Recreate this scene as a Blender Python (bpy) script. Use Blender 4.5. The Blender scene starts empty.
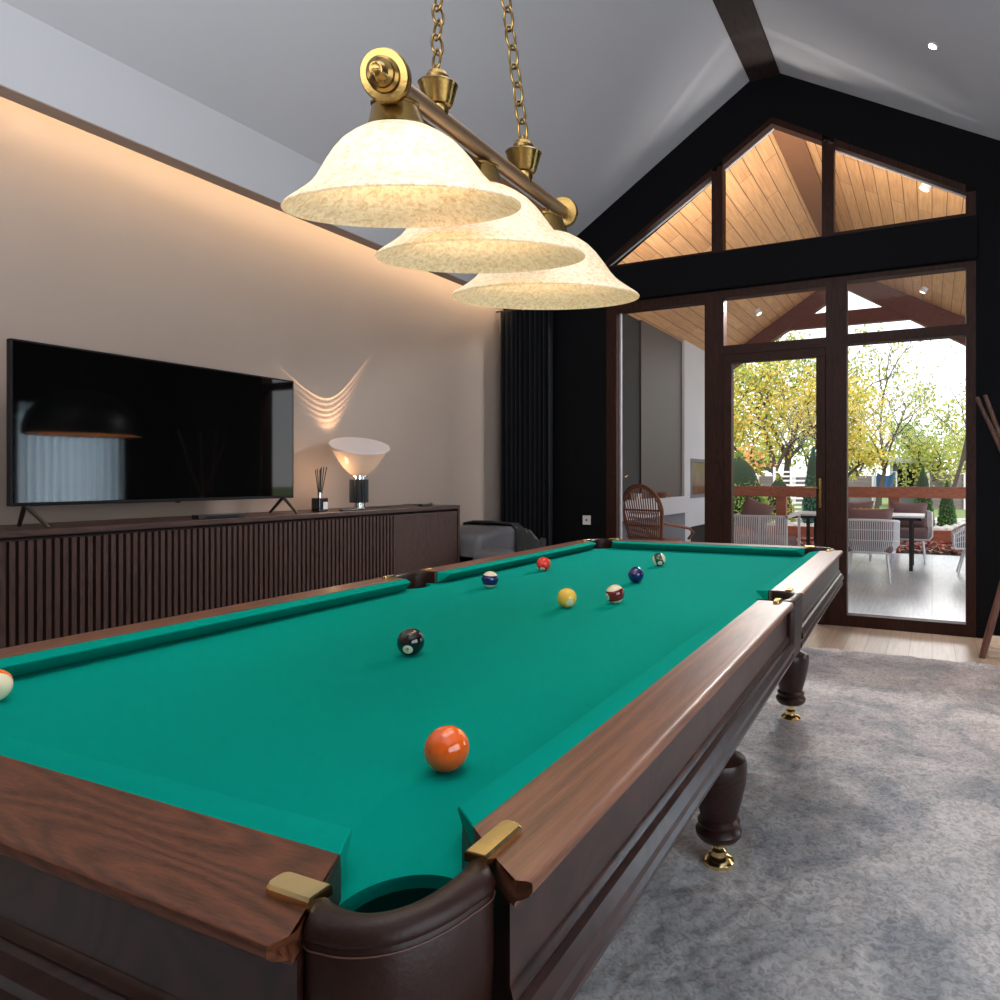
import bpy, bmesh, math, random
from mathutils import Vector, Matrix, noise
random.seed(7)
SC = bpy.context.scene
COL = SC.collection
PI = math.pi
H = 1.17

# ------------------------------------------------------------------ helpers
def tag(o, label=None, cat=None, group=None, kind=None):
    if label: o['label'] = label
    if cat: o['category'] = cat
    if group: o['group'] = group
    if kind: o['kind'] = kind
    return o

def empty(name, loc=(0, 0, 0), label=None, cat=None, group=None, rotz=0, kind=None):
    o = bpy.data.objects.new(name, None); COL.objects.link(o)
    o.empty_display_size = .1
    o.location = loc; o.rotation_euler = (0, 0, rotz)
    return tag(o, label, cat, group, kind)

def link(name, me, mat, parent=None, world=False, smooth=None):
    if mat is not None:
        for m in (mat if isinstance(mat, (list, tuple)) else [mat]): me.materials.append(m)
    if smooth is not None:
        for p in me.polygons: p.use_smooth = True
        me.set_sharp_from_angle(angle=smooth)
    o = bpy.data.objects.new(name, me); COL.objects.link(o)
    if parent is not None:
        o.parent = parent
        if world: o.matrix_parent_inverse = root_inv(parent)
    return o

def root_inv(p):
    m = Matrix.Identity(4)
    while p is not None:
        m = (p.matrix_parent_inverse @ p.matrix_basis) @ m
        p = p.parent
    return m.inverted()

def mk(name, bm, mat, parent=None, world=False, smooth=.6, bevel=0, bseg=2):
    me = bpy.data.meshes.new(name)
    bmesh.ops.recalc_face_normals(bm, faces=bm.faces[:])
    bm.to_mesh(me); bm.free()
    o = link(name, me, mat, parent, world, smooth)
    if bevel:
        b = o.modifiers.new('b', 'BEVEL'); b.width = bevel; b.segments = bseg
        b.limit_method = 'ANGLE'; b.angle_limit = .6
    return o

def NB(): return bmesh.new()

def box(bm, x0, x1, y0, y1, z0, z1):
    vs = [bm.verts.new(p) for p in ((x0,y0,z0),(x1,y0,z0),(x1,y1,z0),(x0,y1,z0),(x0,y0,z1),(x1,y0,z1),(x1,y1,z1),(x0,y1,z1))]
    for f in ((0,1,2,3),(4,5,6,7),(0,1,5,4),(1,2,6,5),(2,3,7,6),(3,0,4,7)):
        bm.faces.new([vs[i] for i in f])
    return vs

def obox(bm, c, sx, sy, sz, rot=None):
    """box centred at c with sizes, rotated by a matrix"""
    vs = box(bm, -sx/2, sx/2, -sy/2, sy/2, -sz/2, sz/2)
    for v in vs:
        p = v.co.copy()
        if rot is not None: p = rot @ p
        v.co = p + Vector(c)

def beam(bm, a, b, w, h, up=(0, 0, 1)):
    a = Vector(a); b = Vector(b); d = (b-a); L = d.length; d.normalize()
    s = d.cross(Vector(up)).normalized(); u = s.cross(d)
    vs = []
    for t in (a, b):
        for (i, j) in ((-1,-1),(1,-1),(1,1),(-1,1)):
            vs.append(bm.verts.new(t + s*(i*w/2) + u*(j*h/2)))
    bm.faces.new(vs[:4]); bm.faces.new(vs[4:])
    for i in range(4):
        bm.faces.new((vs[i], vs[(i+1) % 4], vs[4+(i+1) % 4], vs[4+i]))

def tube(bm, pts, r, n=8, closed=False, caps=True):
    pts = [Vector(p) for p in pts]; N = len(pts)
    rs = r if isinstance(r, (list, tuple)) else [r]*N
    rings = []; prev = None
    for i, p in enumerate(pts):
        if closed: d = pts[(i+1) % N]-pts[i-1]
        else: d = pts[min(i+1, N-1)]-pts[max(i-1, 0)]
        if d.length < 1e-9: d = Vector((0, 0, 1))
        d.normalize()
        if prev is None:
            a = Vector((0, 0, 1)) if abs(d.z) < .9 else Vector((1, 0, 0))
            s = d.cross(a).normalized()
        else:
            s = (prev - d*prev.dot(d))
            s = s.normalized() if s.length > 1e-6 else d.orthogonal().normalized()
        prev = s; u = d.cross(s)
        rings.append([bm.verts.new(p + (s*math.cos(2*PI*k/n)+u*math.sin(2*PI*k/n))*rs[i]) for k in range(n)])
    M = N if closed else N-1
    for i in range(M):
        A = rings[i]; B = rings[(i+1) % N]
        for k in range(n): bm.faces.new((A[k], A[(k+1) % n], B[(k+1) % n], B[k]))
    if caps and not closed:
        bm.faces.new(rings[0]); bm.faces.new(rings[-1])

def lathe(bm, prof, n=32, c=(0, 0, 0), axis=None, capb=True, capt=True):
    """prof: list (r, h); axis: direction of h"""
    c = Vector(c)
    if axis is None: q = Matrix.Identity(3)
    else: q = Vector((0, 0, 1)).rotation_difference(Vector(axis).normalized()).to_matrix()
    rings = []
    for (r, h) in prof:
        rings.append([bm.verts.new(q @ Vector((r*math.cos(2*PI*k/n), r*math.sin(2*PI*k/n), h)) + c) for k in range(n)])
    for A, B in zip(rings, rings[1:]):
        for k in range(n): bm.faces.new((A[k], A[(k+1) % n], B[(k+1) % n], B[k]))
    if capb: bm.faces.new(rings[0])
    if capt: bm.faces.new(rings[-1])

def prism(bm, poly, axis, a, b):
    """poly of 2-D pts extruded along axis ('x','y','z') from a to b"""
    def P(p, t):
        if axis == 'y': return (p[0], t, p[1])
        if axis == 'x': return (t, p[0], p[1])
        return (p[0], p[1], t)
    A = [bm.verts.new(P(p, a)) for p in poly]; B = [bm.verts.new(P(p, b)) for p in poly]
    bm.faces.new(A); bm.faces.new(B)
    n = len(poly)
    for i in range(n): bm.faces.new((A[i], A[(i+1) % n], B[(i+1) % n], B[i]))

def sphere(bm, c, r, sx=1, sy=1, sz=1, u=24, v=14, rot=None):
    ret = bmesh.ops.create_uvsphere(bm, u_segments=u, v_segments=v, radius=r)
    for w in ret['verts']:
        p = Vector((w.co.x*sx, w.co.y*sy, w.co.z*sz))
        if rot is not None: p = rot @ p
        w.co = p + Vector(c)

def cushion(bm, c, w, h, t, rot=None, n=12, pinch=.12):
    """pillow: w x h in local XZ, thickness t along Y, pointed corners"""
    g = {}
    for s in (0, 1):
        for i in range(n+1):
            for j in range(n+1):
                a = 2*i/n-1; b = 2*j/n-1
                e = (1-abs(a)**2.6)*(1-abs(b)**2.6)
                edge = (i in (0, n) or j in (0, n))
                if edge and s == 1: g[(s, i, j)] = g[(0, i, j)]; continue
                sc = 1-pinch*(1-abs(a)**2)*abs(b)**4; sc2 = 1-pinch*(1-abs(b)**2)*abs(a)**4
                p = Vector((a*w/2*sc2, (1 if s else -1)*t/2*max(e, 0)**.5, b*h/2*sc))
                if rot is not None: p = rot @ p
                g[(s, i, j)] = bm.verts.new(p+Vector(c))
    for s in (0, 1):
        for i in range(n):
            for j in range(n):
                bm.faces.new((g[s,i,j], g[s,i+1,j], g[s,i+1,j+1], g[s,i,j+1]))

# ------------------------------------------------------------------ materials
def newmat(name):
    m = bpy.data.materials.new(name); m.use_nodes = True
    nt = m.node_tree; b = nt.nodes['Principled BSDF']
    return m, nt, b
def N(nt, t, **kw):
    n = nt.nodes.new(t)
    for k, v in kw.items(): setattr(n, k, v)
    return n
def plain(name, col, rough=.5, metal=0, spec=.5, coat=0, bump=0, bscale=60, var=0, vscale=8, sheen=0):
    m, nt, b = newmat(name); L = nt.links
    b.inputs['Base Color'].default_value = (*col, 1)
    b.inputs['Roughness'].default_value = rough; b.inputs['Metallic'].default_value = metal
    b.inputs['Specular IOR Level'].default_value = spec; b.inputs['Coat Weight'].default_value = coat
    b.inputs['Coat Roughness'].default_value = .12
    if sheen: b.inputs['Sheen Weight'].default_value = sheen
    tc = N(nt, 'ShaderNodeTexCoord')
    nz = N(nt, 'ShaderNodeTexNoise'); nz.inputs['Scale'].default_value = vscale; nz.inputs['Detail'].default_value = 5
    L.new(tc.outputs['Object'], nz.inputs['Vector'])
    mx = N(nt, 'ShaderNodeMix', data_type='RGBA')
    v = var if var else .04
    mx.inputs[6].default_value = (*[c*(1-v) for c in col], 1); mx.inputs[7].default_value = (*[min(1, c*(1+v)) for c in col], 1)
    L.new(nz.outputs['Fac'], mx.inputs[0]); L.new(mx.outputs[2], b.inputs['Base Color'])
    if bump:
        n2 = N(nt, 'ShaderNodeTexNoise'); n2.inputs['Scale'].default_value = bscale; n2.inputs['Detail'].default_value = 4
        L.new(tc.outputs['Object'], n2.inputs['Vector'])
        bp = N(nt, 'ShaderNodeBump'); bp.inputs['Strength'].default_value = bump; bp.inputs['Distance'].default_value = .004
        L.new(n2.outputs['Fac'], bp.inputs['Height']); L.new(bp.outputs[0], b.inputs['Normal'])
    return m
def wood(name, dark, light, scale=(1, 1, 1), rough=.35, coat=0, dist=3.0, wscale=9, spec=.5, bump=.05, dscale=1.2):
    """grain by stretched noise + distorted bands; scale small along the grain"""
    m, nt, b = newmat(name); L = nt.links
    tc = N(nt, 'ShaderNodeTexCoord'); mp = N(nt, 'ShaderNodeMapping'); mp.inputs['Scale'].default_value = scale
    L.new(tc.outputs['Object'], mp.inputs[0])
    nz = N(nt, 'ShaderNodeTexNoise'); nz.inputs['Scale'].default_value = dscale*wscale; nz.inputs['Detail'].default_value = 8; nz.inputs['Roughness'].default_value = .6
    nz.inputs['Distortion'].default_value = .4
    L.new(mp.outputs[0], nz.inputs['Vector'])
    wv = N(nt, 'ShaderNodeTexNoise'); wv.inputs['Scale'].default_value = wscale*.25; wv.inputs['Detail'].default_value = 1
    L.new(mp.outputs[0], wv.inputs['Vector'])
    ml = N(nt, 'ShaderNodeMath', operation='MULTIPLY'); ml.inputs[1].default_value = dist*6
    L.new(wv.outputs['Fac'], ml.inputs[0])
    fr = N(nt, 'ShaderNodeMath', operation='PINGPONG'); fr.inputs[1].default_value = .5
    L.new(ml.outputs[0], fr.inputs[0])
    ad = N(nt, 'ShaderNodeMath', operation='MULTIPLY_ADD'); ad.inputs[1].default_value = .8
    L.new(fr.outputs[0], ad.inputs[0]); L.new(nz.outputs['Fac'], ad.inputs[2])
    cr = N(nt, 'ShaderNodeValToRGB'); cr.color_ramp.elements[0].position = .4; cr.color_ramp.elements[0].color = (*dark, 1)
    cr.color_ramp.elements[1].position = .95; cr.color_ramp.elements[1].color = (*light, 1)
    L.new(ad.outputs[0], cr.inputs[0]); L.new(cr.outputs[0], b.inputs['Base Color'])
    b.inputs['Roughness'].default_value = rough; b.inputs['Coat Weight'].default_value = coat; b.inputs['Coat Roughness'].default_value = .2
    b.inputs['Specular IOR Level'].default_value = spec
    bp = N(nt, 'ShaderNodeBump'); bp.inputs['Strength'].default_value = bump; bp.inputs['Distance'].default_value = .002
    L.new(nz.outputs['Fac'], bp.inputs['Height']); L.new(bp.outputs[0], b.inputs['Normal'])
    return m
def boards(name, c1, c2, mortar, w=.11, ln=1.7, swap=True, rough=.5, gap=.004, spec=.5, axes='yx'):
    m, nt, b = newmat(name); L = nt.links
    tc = N(nt, 'ShaderNodeTexCoord'); sp = N(nt, 'ShaderNodeSeparateXYZ'); cb = N(nt, 'ShaderNodeCombineXYZ')
    L.new(tc.outputs['Object'], sp.inputs[0])
    L.new(sp.outputs[axes[0].upper()], cb.inputs[0]); L.new(sp.outputs[axes[1].upper()], cb.inputs[1])
    br = N(nt, 'ShaderNodeTexBrick'); br.inputs['Scale'].default_value = 1; br.inputs['Brick Width'].default_value = ln
    br.inputs['Row Height'].default_value = w; br.inputs['Mortar Size'].default_value = gap; br.inputs['Mortar Smooth'].default_value = .2
    br.inputs['Color1'].default_value = (*c1, 1); br.inputs['Color2'].default_value = (*c2, 1); br.inputs['Mortar'].default_value = (*mortar, 1)
    br.offset = .37; br.offset_frequency = 2
    L.new(cb.outputs[0], br.inputs['Vector'])
    mp = N(nt, 'ShaderNodeMapping'); mp.inputs['Scale'].default_value = (1.5, 22, 1)
    L.new(cb.outputs[0], mp.inputs[0])
    nz = N(nt, 'ShaderNodeTexNoise'); nz.inputs['Scale'].default_value = 2; nz.inputs['Detail'].default_value = 6
    L.new(mp.outputs[0], nz.inputs['Vector'])
    mx = N(nt, 'ShaderNodeMix', data_type='RGBA', blend_type='MULTIPLY'); mx.inputs[0].default_value = .6
    cr = N(nt, 'ShaderNodeValToRGB'); cr.color_ramp.elements[0].position = .3; cr.color_ramp.elements[0].color = (.6, .55, .5, 1)
    cr.color_ramp.elements[1].position = .7; cr.color_ramp.elements[1].color = (1.1, 1.1, 1.1, 1)
    L.new(nz.outputs['Fac'], cr.inputs[0]); L.new(br.outputs['Color'], mx.inputs[6]); L.new(cr.outputs[0], mx.inputs[7])
    L.new(mx.outputs[2], b.inputs['Base Color'])
    b.inputs['Roughness'].default_value = rough; b.inputs['Specular IOR Level'].default_value = spec
    return m
def glassm(name, refl=.06, tint=(1, 1, 1)):
    m = bpy.data.materials.new(name); m.use_nodes = True; nt = m.node_tree; L = nt.links
    for n in list(nt.nodes): nt.nodes.remove(n)
    o = N(nt, 'ShaderNodeOutputMaterial'); t = N(nt, 'ShaderNodeBsdfTransparent'); t.inputs[0].default_value = (*tint, 1)
    g = N(nt, 'ShaderNodeBsdfGlossy'); g.inputs['Roughness'].default_value = .01
    f = N(nt, 'ShaderNodeLayerWeight'); f.inputs['Blend'].default_value = .12
    mx = N(nt, 'ShaderNodeMixShader'); ml = N(nt, 'ShaderNodeMath', operation='MULTIPLY'); ml.inputs[1].default_value = 1.0
    ad = N(nt, 'ShaderNodeMath', operation='MULTIPLY_ADD'); ad.inputs[1].default_value = .28; ad.inputs[2].default_value = refl*.15
    L.new(f.outputs['Fresnel'], ad.inputs[0]); L.new(ad.outputs[0], mx.inputs[0])
    L.new(t.outputs[0], mx.inputs[1]); L.new(g.outputs[0], mx.inputs[2]); L.new(mx.outputs[0], o.inputs[0])
    return m
def emis(name, col, s):
    m, nt, b = newmat(name); b.inputs['Base Color'].default_value = (*col, 1)
    b.inputs['Emission Color'].default_value = (*col, 1); b.inputs['Emission Strength'].default_value = s
    return m

M = {}
M['wall'] = plain('plaster_greige', (.355, .285, .245), .9, bump=.15, bscale=25, var=.06, vscale=2)
M['ceil'] = plain('ceiling_grey', (.47, .47, .50), .9, bump=.1, bscale=30, var=.03, vscale=1.5)
M['lip'] = plain('lip_underside', (.34, .25, .21), .8)
M['black'] = plain('black_wall', (.0035, .0035, .0045), .8, spec=.12, bump=.1)
M['frame'] = wood('frame_wood', (.012, .004, .0025), (.038, .011, .006), (6, 6, .5), rough=.5, spec=.18)
M['ridge'] = wood('ridge_wood', (.012, .007, .006), (.035, .02, .017), (5, .5, 5), rough=.6, spec=.3)
M['strip'] = plain('pale_strip', (.5, .5, .53), .4)
M['planks'] = boards('cedar_planks', (.66, .37, .17), (.54, .28, .12), (.13, .06, .03), w=.13, ln=1.9)
M['rafter'] = wood('rafter_wood', (.07, .020, .013), (.16, .048, .032), (3, 3, 3), rough=.6)
M['tiles'] = boards('patio_tiles', (.57, .64, .72), (.53, .60, .68), (.33, .36, .40), w=.9, ln=.9, rough=.28, gap=.006)
M['floor'] = boards('oak_floor', (.42, .33, .26), (.36, .275, .21), (.16, .11, .08), w=.14, ln=1.6, rough=.35, gap=.002)
M['cloth'] = plain('green_baize', (.0, .262, .205), 1, spec=.03, bump=.3, bscale=900, var=.06, vscale=3)
M['woodu'] = wood('mahogany_u', (.040, .0125, .006), (.135, .042, .019), (1.2, 9, 6), rough=.45, spec=.3, coat=.08, wscale=5, dist=3.2, dscale=8)
M['woodv_lit'] = wood('mahogany_v_lit', (.085, .030, .015), (.20, .078, .040), (14, .6, 8), rough=.45, coat=.1, spec=.5, wscale=5, dist=2, dscale=6)  # long-rail mahogany, base lightened to carry the coppery lit sheen
M['woodd'] = wood('mahogany_dark', (.013, .0045, .0035), (.036, .013, .010), (3, 3, 3), rough=.36, spec=.35, coat=.12, wscale=6)
M['leather'] = plain('brown_leather', (.020, .007, .005), .42, spec=.25, bump=.15, bscale=140, var=.25, vscale=20)
M['leatherin'] = plain('dark_leather_inside', (.012, .007, .006), .6, bump=.2, bscale=120)
M['thread'] = plain('seam_thread', (.10, .045, .03), .6)
M['brass'] = plain('polished_brass', (1.0, .76, .36), .15, metal=1, bump=.05, bscale=40)
M['abrass'] = plain('antique_brass', (.235, .150, .048), .27, metal=1, bump=.08, bscale=200, var=.15, vscale=15)
M['bar'] = plain('brushed_bronze', (.36, .25, .16), .42, metal=1, var=.1)
M['walnut'] = wood('walnut_dark', (.022, .010, .0085), (.060, .026, .020), (8, 8, .7), rough=.5, spec=.4)
M['walnuth'] = wood('walnut_dark_top', (.026, .011, .009), (.062, .026, .020), (8, .7, 8), rough=.4, spec=.4)
M['cavity'] = plain('dark_gap', (.006, .004, .004), .8)
M['tvblack'] = plain('tv_bezel', (.004, .004, .005), .45, spec=.2)
M['metald'] = plain('dark_metal', (.10, .085, .075), .35, metal=.8)
M['bmetal'] = plain('black_metal', (.012, .014, .016), .4, metal=.2)
M['chrome'] = plain('chrome', (.8, .8, .8), .12, metal=1)
M['sofa'] = plain('grey_fabric', (.14, .137, .148), .95, bump=.3, bscale=300)
M['blanket'] = plain('charcoal_knit', (.022, .024, .023), .95, bump=.5, bscale=200)
M['curtain'] = plain('black_curtain', (.006, .0065, .009), .7, spec=.25)
M['plastic'] = plain('white_plastic', (.7, .68, .66), .4)
M['rack'] = wood('rack_walnut', (.06, .025, .018), (.15, .065, .045), (6, 6, .6), rough=.45)
M['palewood'] = wood('pale_oak', (.42, .33, .25), (.62, .52, .42), (.7, 6, 6), rough=.5)
M['rope'] = plain('white_rope', (.66, .66, .69), .8, bump=.3, bscale=150)
M['whitemetal'] = plain('white_frame', (.70, .70, .72), .4)
M['mauve'] = plain('mauve_fabric', (.215, .135, .14), .95, bump=.3, bscale=250, var=.1)
M['tabletop'] = plain('patio_tabletop', (.62, .64, .68), .3)
M['rattan'] = plain('rattan', (.24, .085, .045), .5, bump=.3, bscale=100, var=.2)
M['railwood'] = wood('rail_cedar', (.22, .060, .030), (.40, .13, .07), (.6, 5, 5), rough=.6)
M['stone'] = plain('dark_slate', (.013, .013, .013), .7, bump=1, bscale=14, var=.6, vscale=10)
M['panel'] = plain('taupe_panel', (.062, .043, .038), .5, var=.05)
M['concrete'] = plain('pale_concrete', (.56, .57, .60), .8, var=.06, vscale=2, bump=.2, bscale=30)
M['recess'] = plain('blue_grey_recess', (.16, .17, .20), .8)
M['grass'] = plain('lawn', (.16, .22, .07), .95, bump=1, bscale=30, var=.5, vscale=6)
M['gravel'] = plain('gravel', (.40, .37, .34), .95, bump=1, bscale=40, var=.6, vscale=30)
M['redleaf'] = plain('red_leaves', (.42, .12, .085), .9, var=.6, vscale=30)
M['redleaf2'] = plain('pale_leaves', (.55, .36, .29), .9, var=.4, vscale=30)
M['bark'] = plain('bark', (.07, .055, .045), .95, bump=1, bscale=20, var=.3)
M['shed'] = plain('shed_grey', (.16, .17, .19), .8, var=.1)
M['shedw'] = plain('shed_white', (.62, .63, .65), .7)
M['fence'] = boards('fence_boards', (.20, .17, .17), (.16, .135, .14), (.05, .04, .04), w=.14, ln=3, axes='xz')
M['fencew'] = plain('white_fence', (.7, .7, .7), .6)
M['tarp'] = plain('blue_tarp', (.03, .10, .22), .6)
M['bread'] = plain('baked_bread', (.60, .33, .12), .8, var=.4, vscale=40, bump=.5)
M['glass'] = glassm('window_glass')

def leafmat(name, cols):
    m, nt, b = newmat(name); L = nt.links
    g = N(nt, 'ShaderNodeNewGeometry'); cr = N(nt, 'ShaderNodeValToRGB')
    el = cr.color_ramp.elements
    while len(el) < len(cols): el.new(.5)
    for i, c in enumerate(cols): el[i].position = i/(len(cols)-1); el[i].color = (*c, 1)
    L.new(g.outputs['Random Per Island'], cr.inputs[0]); L.new(cr.outputs[0], b.inputs['Base Color'])
    b.inputs['Roughness'].default_value = .7; b.inputs['Specular IOR Level'].default_value = .2
    # thin leaves glow a little when backlit
    nt.nodes.remove(nt.nodes['Principled BSDF'])
    d = N(nt, 'ShaderNodeBsdfDiffuse'); t = N(nt, 'ShaderNodeBsdfTranslucent'); mx = N(nt, 'ShaderNodeMixShader'); mx.inputs[0].default_value = .45
    L.new(cr.outputs[0], d.inputs[0]); L.new(cr.outputs[0], t.inputs[0]); L.new(d.outputs[0], mx.inputs[1]); L.new(t.outputs[0], mx.inputs[2])
    L.new(mx.outputs[0], nt.nodes['Material Output'].inputs[0])
    return m
M['lyellow'] = leafmat('yellow_leaves', [(.62, .45, .07), (.80, .62, .16), (.50, .48, .10), (.30, .38, .09), (.85, .55, .18)])
M['lgreen'] = leafmat('green_leaves', [(.13, .24, .05), (.25, .36, .08), (.40, .46, .12), (.10, .18, .05)])
M['lmix'] = leafmat('mixed_leaves', [(.22, .32, .08), (.42, .46, .12), (.62, .55, .16), (.18, .26, .08)])
M['lgrey'] = leafmat('sparse_leaves', [(.25, .31, .14), (.36, .42, .20), (.18, .24, .12)])
M['ldark'] = leafmat('conifer_leaves', [(.05, .13, .05), (.10, .22, .06), (.16, .28, .08)])
M['lblue'] = leafmat('blue_conifer', [(.06, .15, .12), (.10, .22, .17), (.07, .18, .13)])
M['lorange'] = leafmat('orange_leaves', [(.75, .32, .10), (.85, .42, .18), (.6, .3, .1)])

# ------------------------------------------------------------------ room shell
YB, YE, YF = 5.6, 5.78, -3.2       # inner face, outer face of the glazed wall; wall behind the camera
XL, XR = -3.86, 1.95
SL = .64                            # left slope
SR = .56
def roofz(x): return 4.50+SL*(x+1.385) if x < -1.385 else (4.50-SR*(x+1.135) if x > -1.135 else 4.50)

b = NB(); box(b, XL-.15, XR+.15, YF, YE, -.1, 0)
tag(mk('floor', b, M['floor'], smooth=None), kind='structure')
b = NB()
prism(b, [(XL-.15, 0), (XL, 0), (XL, 3.2), (XL-.15, 3.2)], 'y', YF, YE)
tag(mk('wall_left', b, M['wall'], smooth=None), kind='structure')
# ceiling: two slopes
b = NB()
prism(b, [(-1.26, roofz(-1.385)+.08), (-4.2, roofz(-4.2)), (-4.2, roofz(-4.2)+.15), (-1.26, 4.78)], 'y', YF, YB+.001)
prism(b, [(-1.26, roofz(-1.135)+.07), (XR+.2, roofz(XR+.2)), (XR+.2, roofz(XR+.2)+.15), (-1.26, 4.78)], 'y', YF, YB+.001)
tag(mk('ceiling', b, M['ceil'], smooth=None), kind='structure')
b = NB(); box(b, -1.385, -1.135, YF, YB, 4.485, 4.62)
o = mk('trim_1', b, M['ridge'], smooth=None, bevel=.006); tag(o, 'dark wooden ridge beam running along the ceiling peak', 'beam', kind='structure')
# cove soffit along the left wall
b = NB(); prism(b, [(-3.60, 2.80), (-3.50, 2.80), (-3.50, roofz(-3.5)+.03), (-3.60, roofz(-3.6)+.03)], 'y', YF, YB)
o = mk('ceiling_soffit', b, M['ceil'], smooth=None); tag(o, kind='structure'); o.name = 'trim_2'
b = NB(); box(b, -3.60, -3.50, YF, YB, 2.794, 2.80)
o = mk('trim_3', b, M['lip'], smooth=None); tag(o, kind='structure')
# cove top shelf so the light trough is closed
b = NB(); box(b, XL, -3.5, YF, YB, 3.155, 3.17)
tag(mk('trim_4', b, M['ceil'], smooth=None), kind='structure')

# black glazed gable wall
GA = (-1.20, 4.13)
def gz(x): return GA[1]+.64*(x-GA[0]) if x < GA[0] else GA[1]-.575*(x-GA[0])
b = NB()
prism(b, [(XL, 0), (-2.716, 0), (-2.716, 3.09), (XL, 3.09)], 'y', YB, YE)
prism(b, [(.293, 0), (XR, 0), (XR, roofz(XR)), (.293, roofz(.293))], 'y', YB, YE)
prism(b, [(-2.716, 2.763), (.293, 2.763), (.293, 3.09), (-2.716, 3.09)], 'y', YB, YE)
prism(b, [(XL, 3.09), (-2.84, 3.09), (-2.84, roofz(-2.84)), (-3.4, roofz(-3.4)), (XL, roofz(XL))], 'y', YB, YE)
prism(b, [(-2.84, 3.09), (GA[0], GA[1]+.02), (-1.26, 4.6), (-1.385, 4.50), (-2.84, roofz(-2.84))], 'y', YB, YE)
prism(b, [(GA[0], GA[1]+.02), (.293, gz(.293)+.02), (.293, roofz(.293)), (-1.135, 4.50), (-1.26, 4.6)], 'y', YB, YE)
tag(mk('wall_back', b, M['black'], smooth=None), kind='structure')
b = NB(); box(b, -2.90, .30, YB-.05, YB, 2.775, 3.085)
tag(mk('trim_5', b, M['black'], smooth=None, bevel=.004), kind='structure')
b = NB(); box(b, .30, XR, YB-.012, YB, 0, .09)
tag(mk('baseboard_back', b, M['black'], smooth=None), kind='structure')
b = NB(); prism(b, [(XL-.15, 0), (XR+.15, 0), (XR+.15, 3.2), (-1.26, 4.8), (XL-.15, 3.2)], 'y', YF-.15, YF)
tag(mk('wall_front', b, M['wall'], smooth=None), kind='structure')
# right wall with two windows (outside the frame; lights the room, seen in the TV)
b = NB()
RW = [(-1.6, 1.7), (3.93, 4.92)]
ys = [YF, RW[0][0], RW[0][1], RW[1][0], RW[1][1], YE]
for i in (0, 2, 4): box(b, XR, XR+.15, ys[i], ys[i+1], 0, 3.2)
for (a, c) in RW:
    box(b, XR, XR+.15, a, c, 0, .35); box(b, XR, XR+.15, a, c, 2.3 if a < 0 else 1.9, 3.2)
tag(mk('wall_right', b, M['black'], smooth=None), kind='structure')
def rect_frame(bm, axis, a0, a1, z0, z1, t, c0, c1):
    """frame bars in plane; axis 'x' (bars span x) or 'y'"""
    for (p, q, r, s) in ((a0, a1, z0, z0+t), (a0, a1, z1-t, z1), (a0, a0+t, z0+t, z1-t), (a1-t, a1, z0+t, z1-t)):
        if axis == 'x': box(bm, p, q, c0, c1, r, s)
        else: box(bm, c0, c1, p, q, r, s)
for i, (a, c) in enumerate(RW):
    w = empty(f'window_{7+i}', (XR+.07, (a+c)/2, .35), kind='structure')
    b = NB(); rect_frame(b, 'y', a, c, .35, 2.3 if a < 0 else 1.9, .06 if a < 0 else .03, XR+.04, XR+.10)
    if c-a > 2: box(b, XR+.04, XR+.10, (a+c)/2-.03, (a+c)/2+.03, .41, 2.24)
    mk('window_frame', b, M['frame'], w, True, None)

# ---------------- glazing of the back wall
F0, F1 = YB-.012, YB+.09
def pane(bm, poly, y):
    bm.faces.new([bm.verts.new((p[0], y, p[1])) for p in poly])
def winpart(root, name, fn, mat):
    b = NB(); fn(b); return mk(name, b, mat, root, True, None)
def struct_win(name, x, z, bars, panepoly, strips=None):
    r = empty(name, (x, YB, z), kind='structure')
    b = NB()
    for q in bars:
        if len(q) == 4: box(b, q[0], q[1], F0, F1, q[2], q[3])
        else: prism(b, q[0], 'y', F0, F1)
    mk('window_frame', b, M['frame'], r, True, None)
    b = NB(); pane(b, panepoly, YB+.05); mk('pane', b, M['glass'], r, True, None)
    if strips:
        b = NB()
        for q in strips: prism(b, q, 'y', YB+.06, YB+.075)
        mk('edge_strip', b, M['strip'], r, True, None)
    return r
# lower left fixed pane
struct_win('window_1', -2.2, 0, [(-2.716, -2.615, 0, 2.763), (-1.777, -1.69, 0, 2.763), (-2.615, -1.777, 2.685, 2.763), (-2.615, -1.777, 0, .09)],
           [(-2.62, .08), (-1.77, .08), (-1.77, 2.70), (-2.62, 2.70)], [[(-2.618, .09), (-2.597, .09), (-2.597, 2.685), (-2.618, 2.685)]])
# transom above the door
struct_win('window_2', -1.2, 2.29, [(-1.69, -1.609, 2.216, 2.763), (-.77, -.69, 0, 2.763), (-1.609, -.77, 2.70, 2.763), (-1.609, -.77, 2.216, 2.294)],
           [(-1.62, 2.28), (-.76, 2.28), (-.76, 2.71), (-1.62, 2.71)])
# right tall pane with transom
struct_win('window_3', -.2, 0, [(-.69, -.61, 0, 2.763), (.228, .293, 0, 2.763), (-.61, .228, 2.725, 2.763), (-.61, .228, 2.225, 2.305), (-.61, .228, 0, .09)],
           [(-.62, .08), (.24, .08), (.24, 2.73), (-.62, 2.73)])
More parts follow.
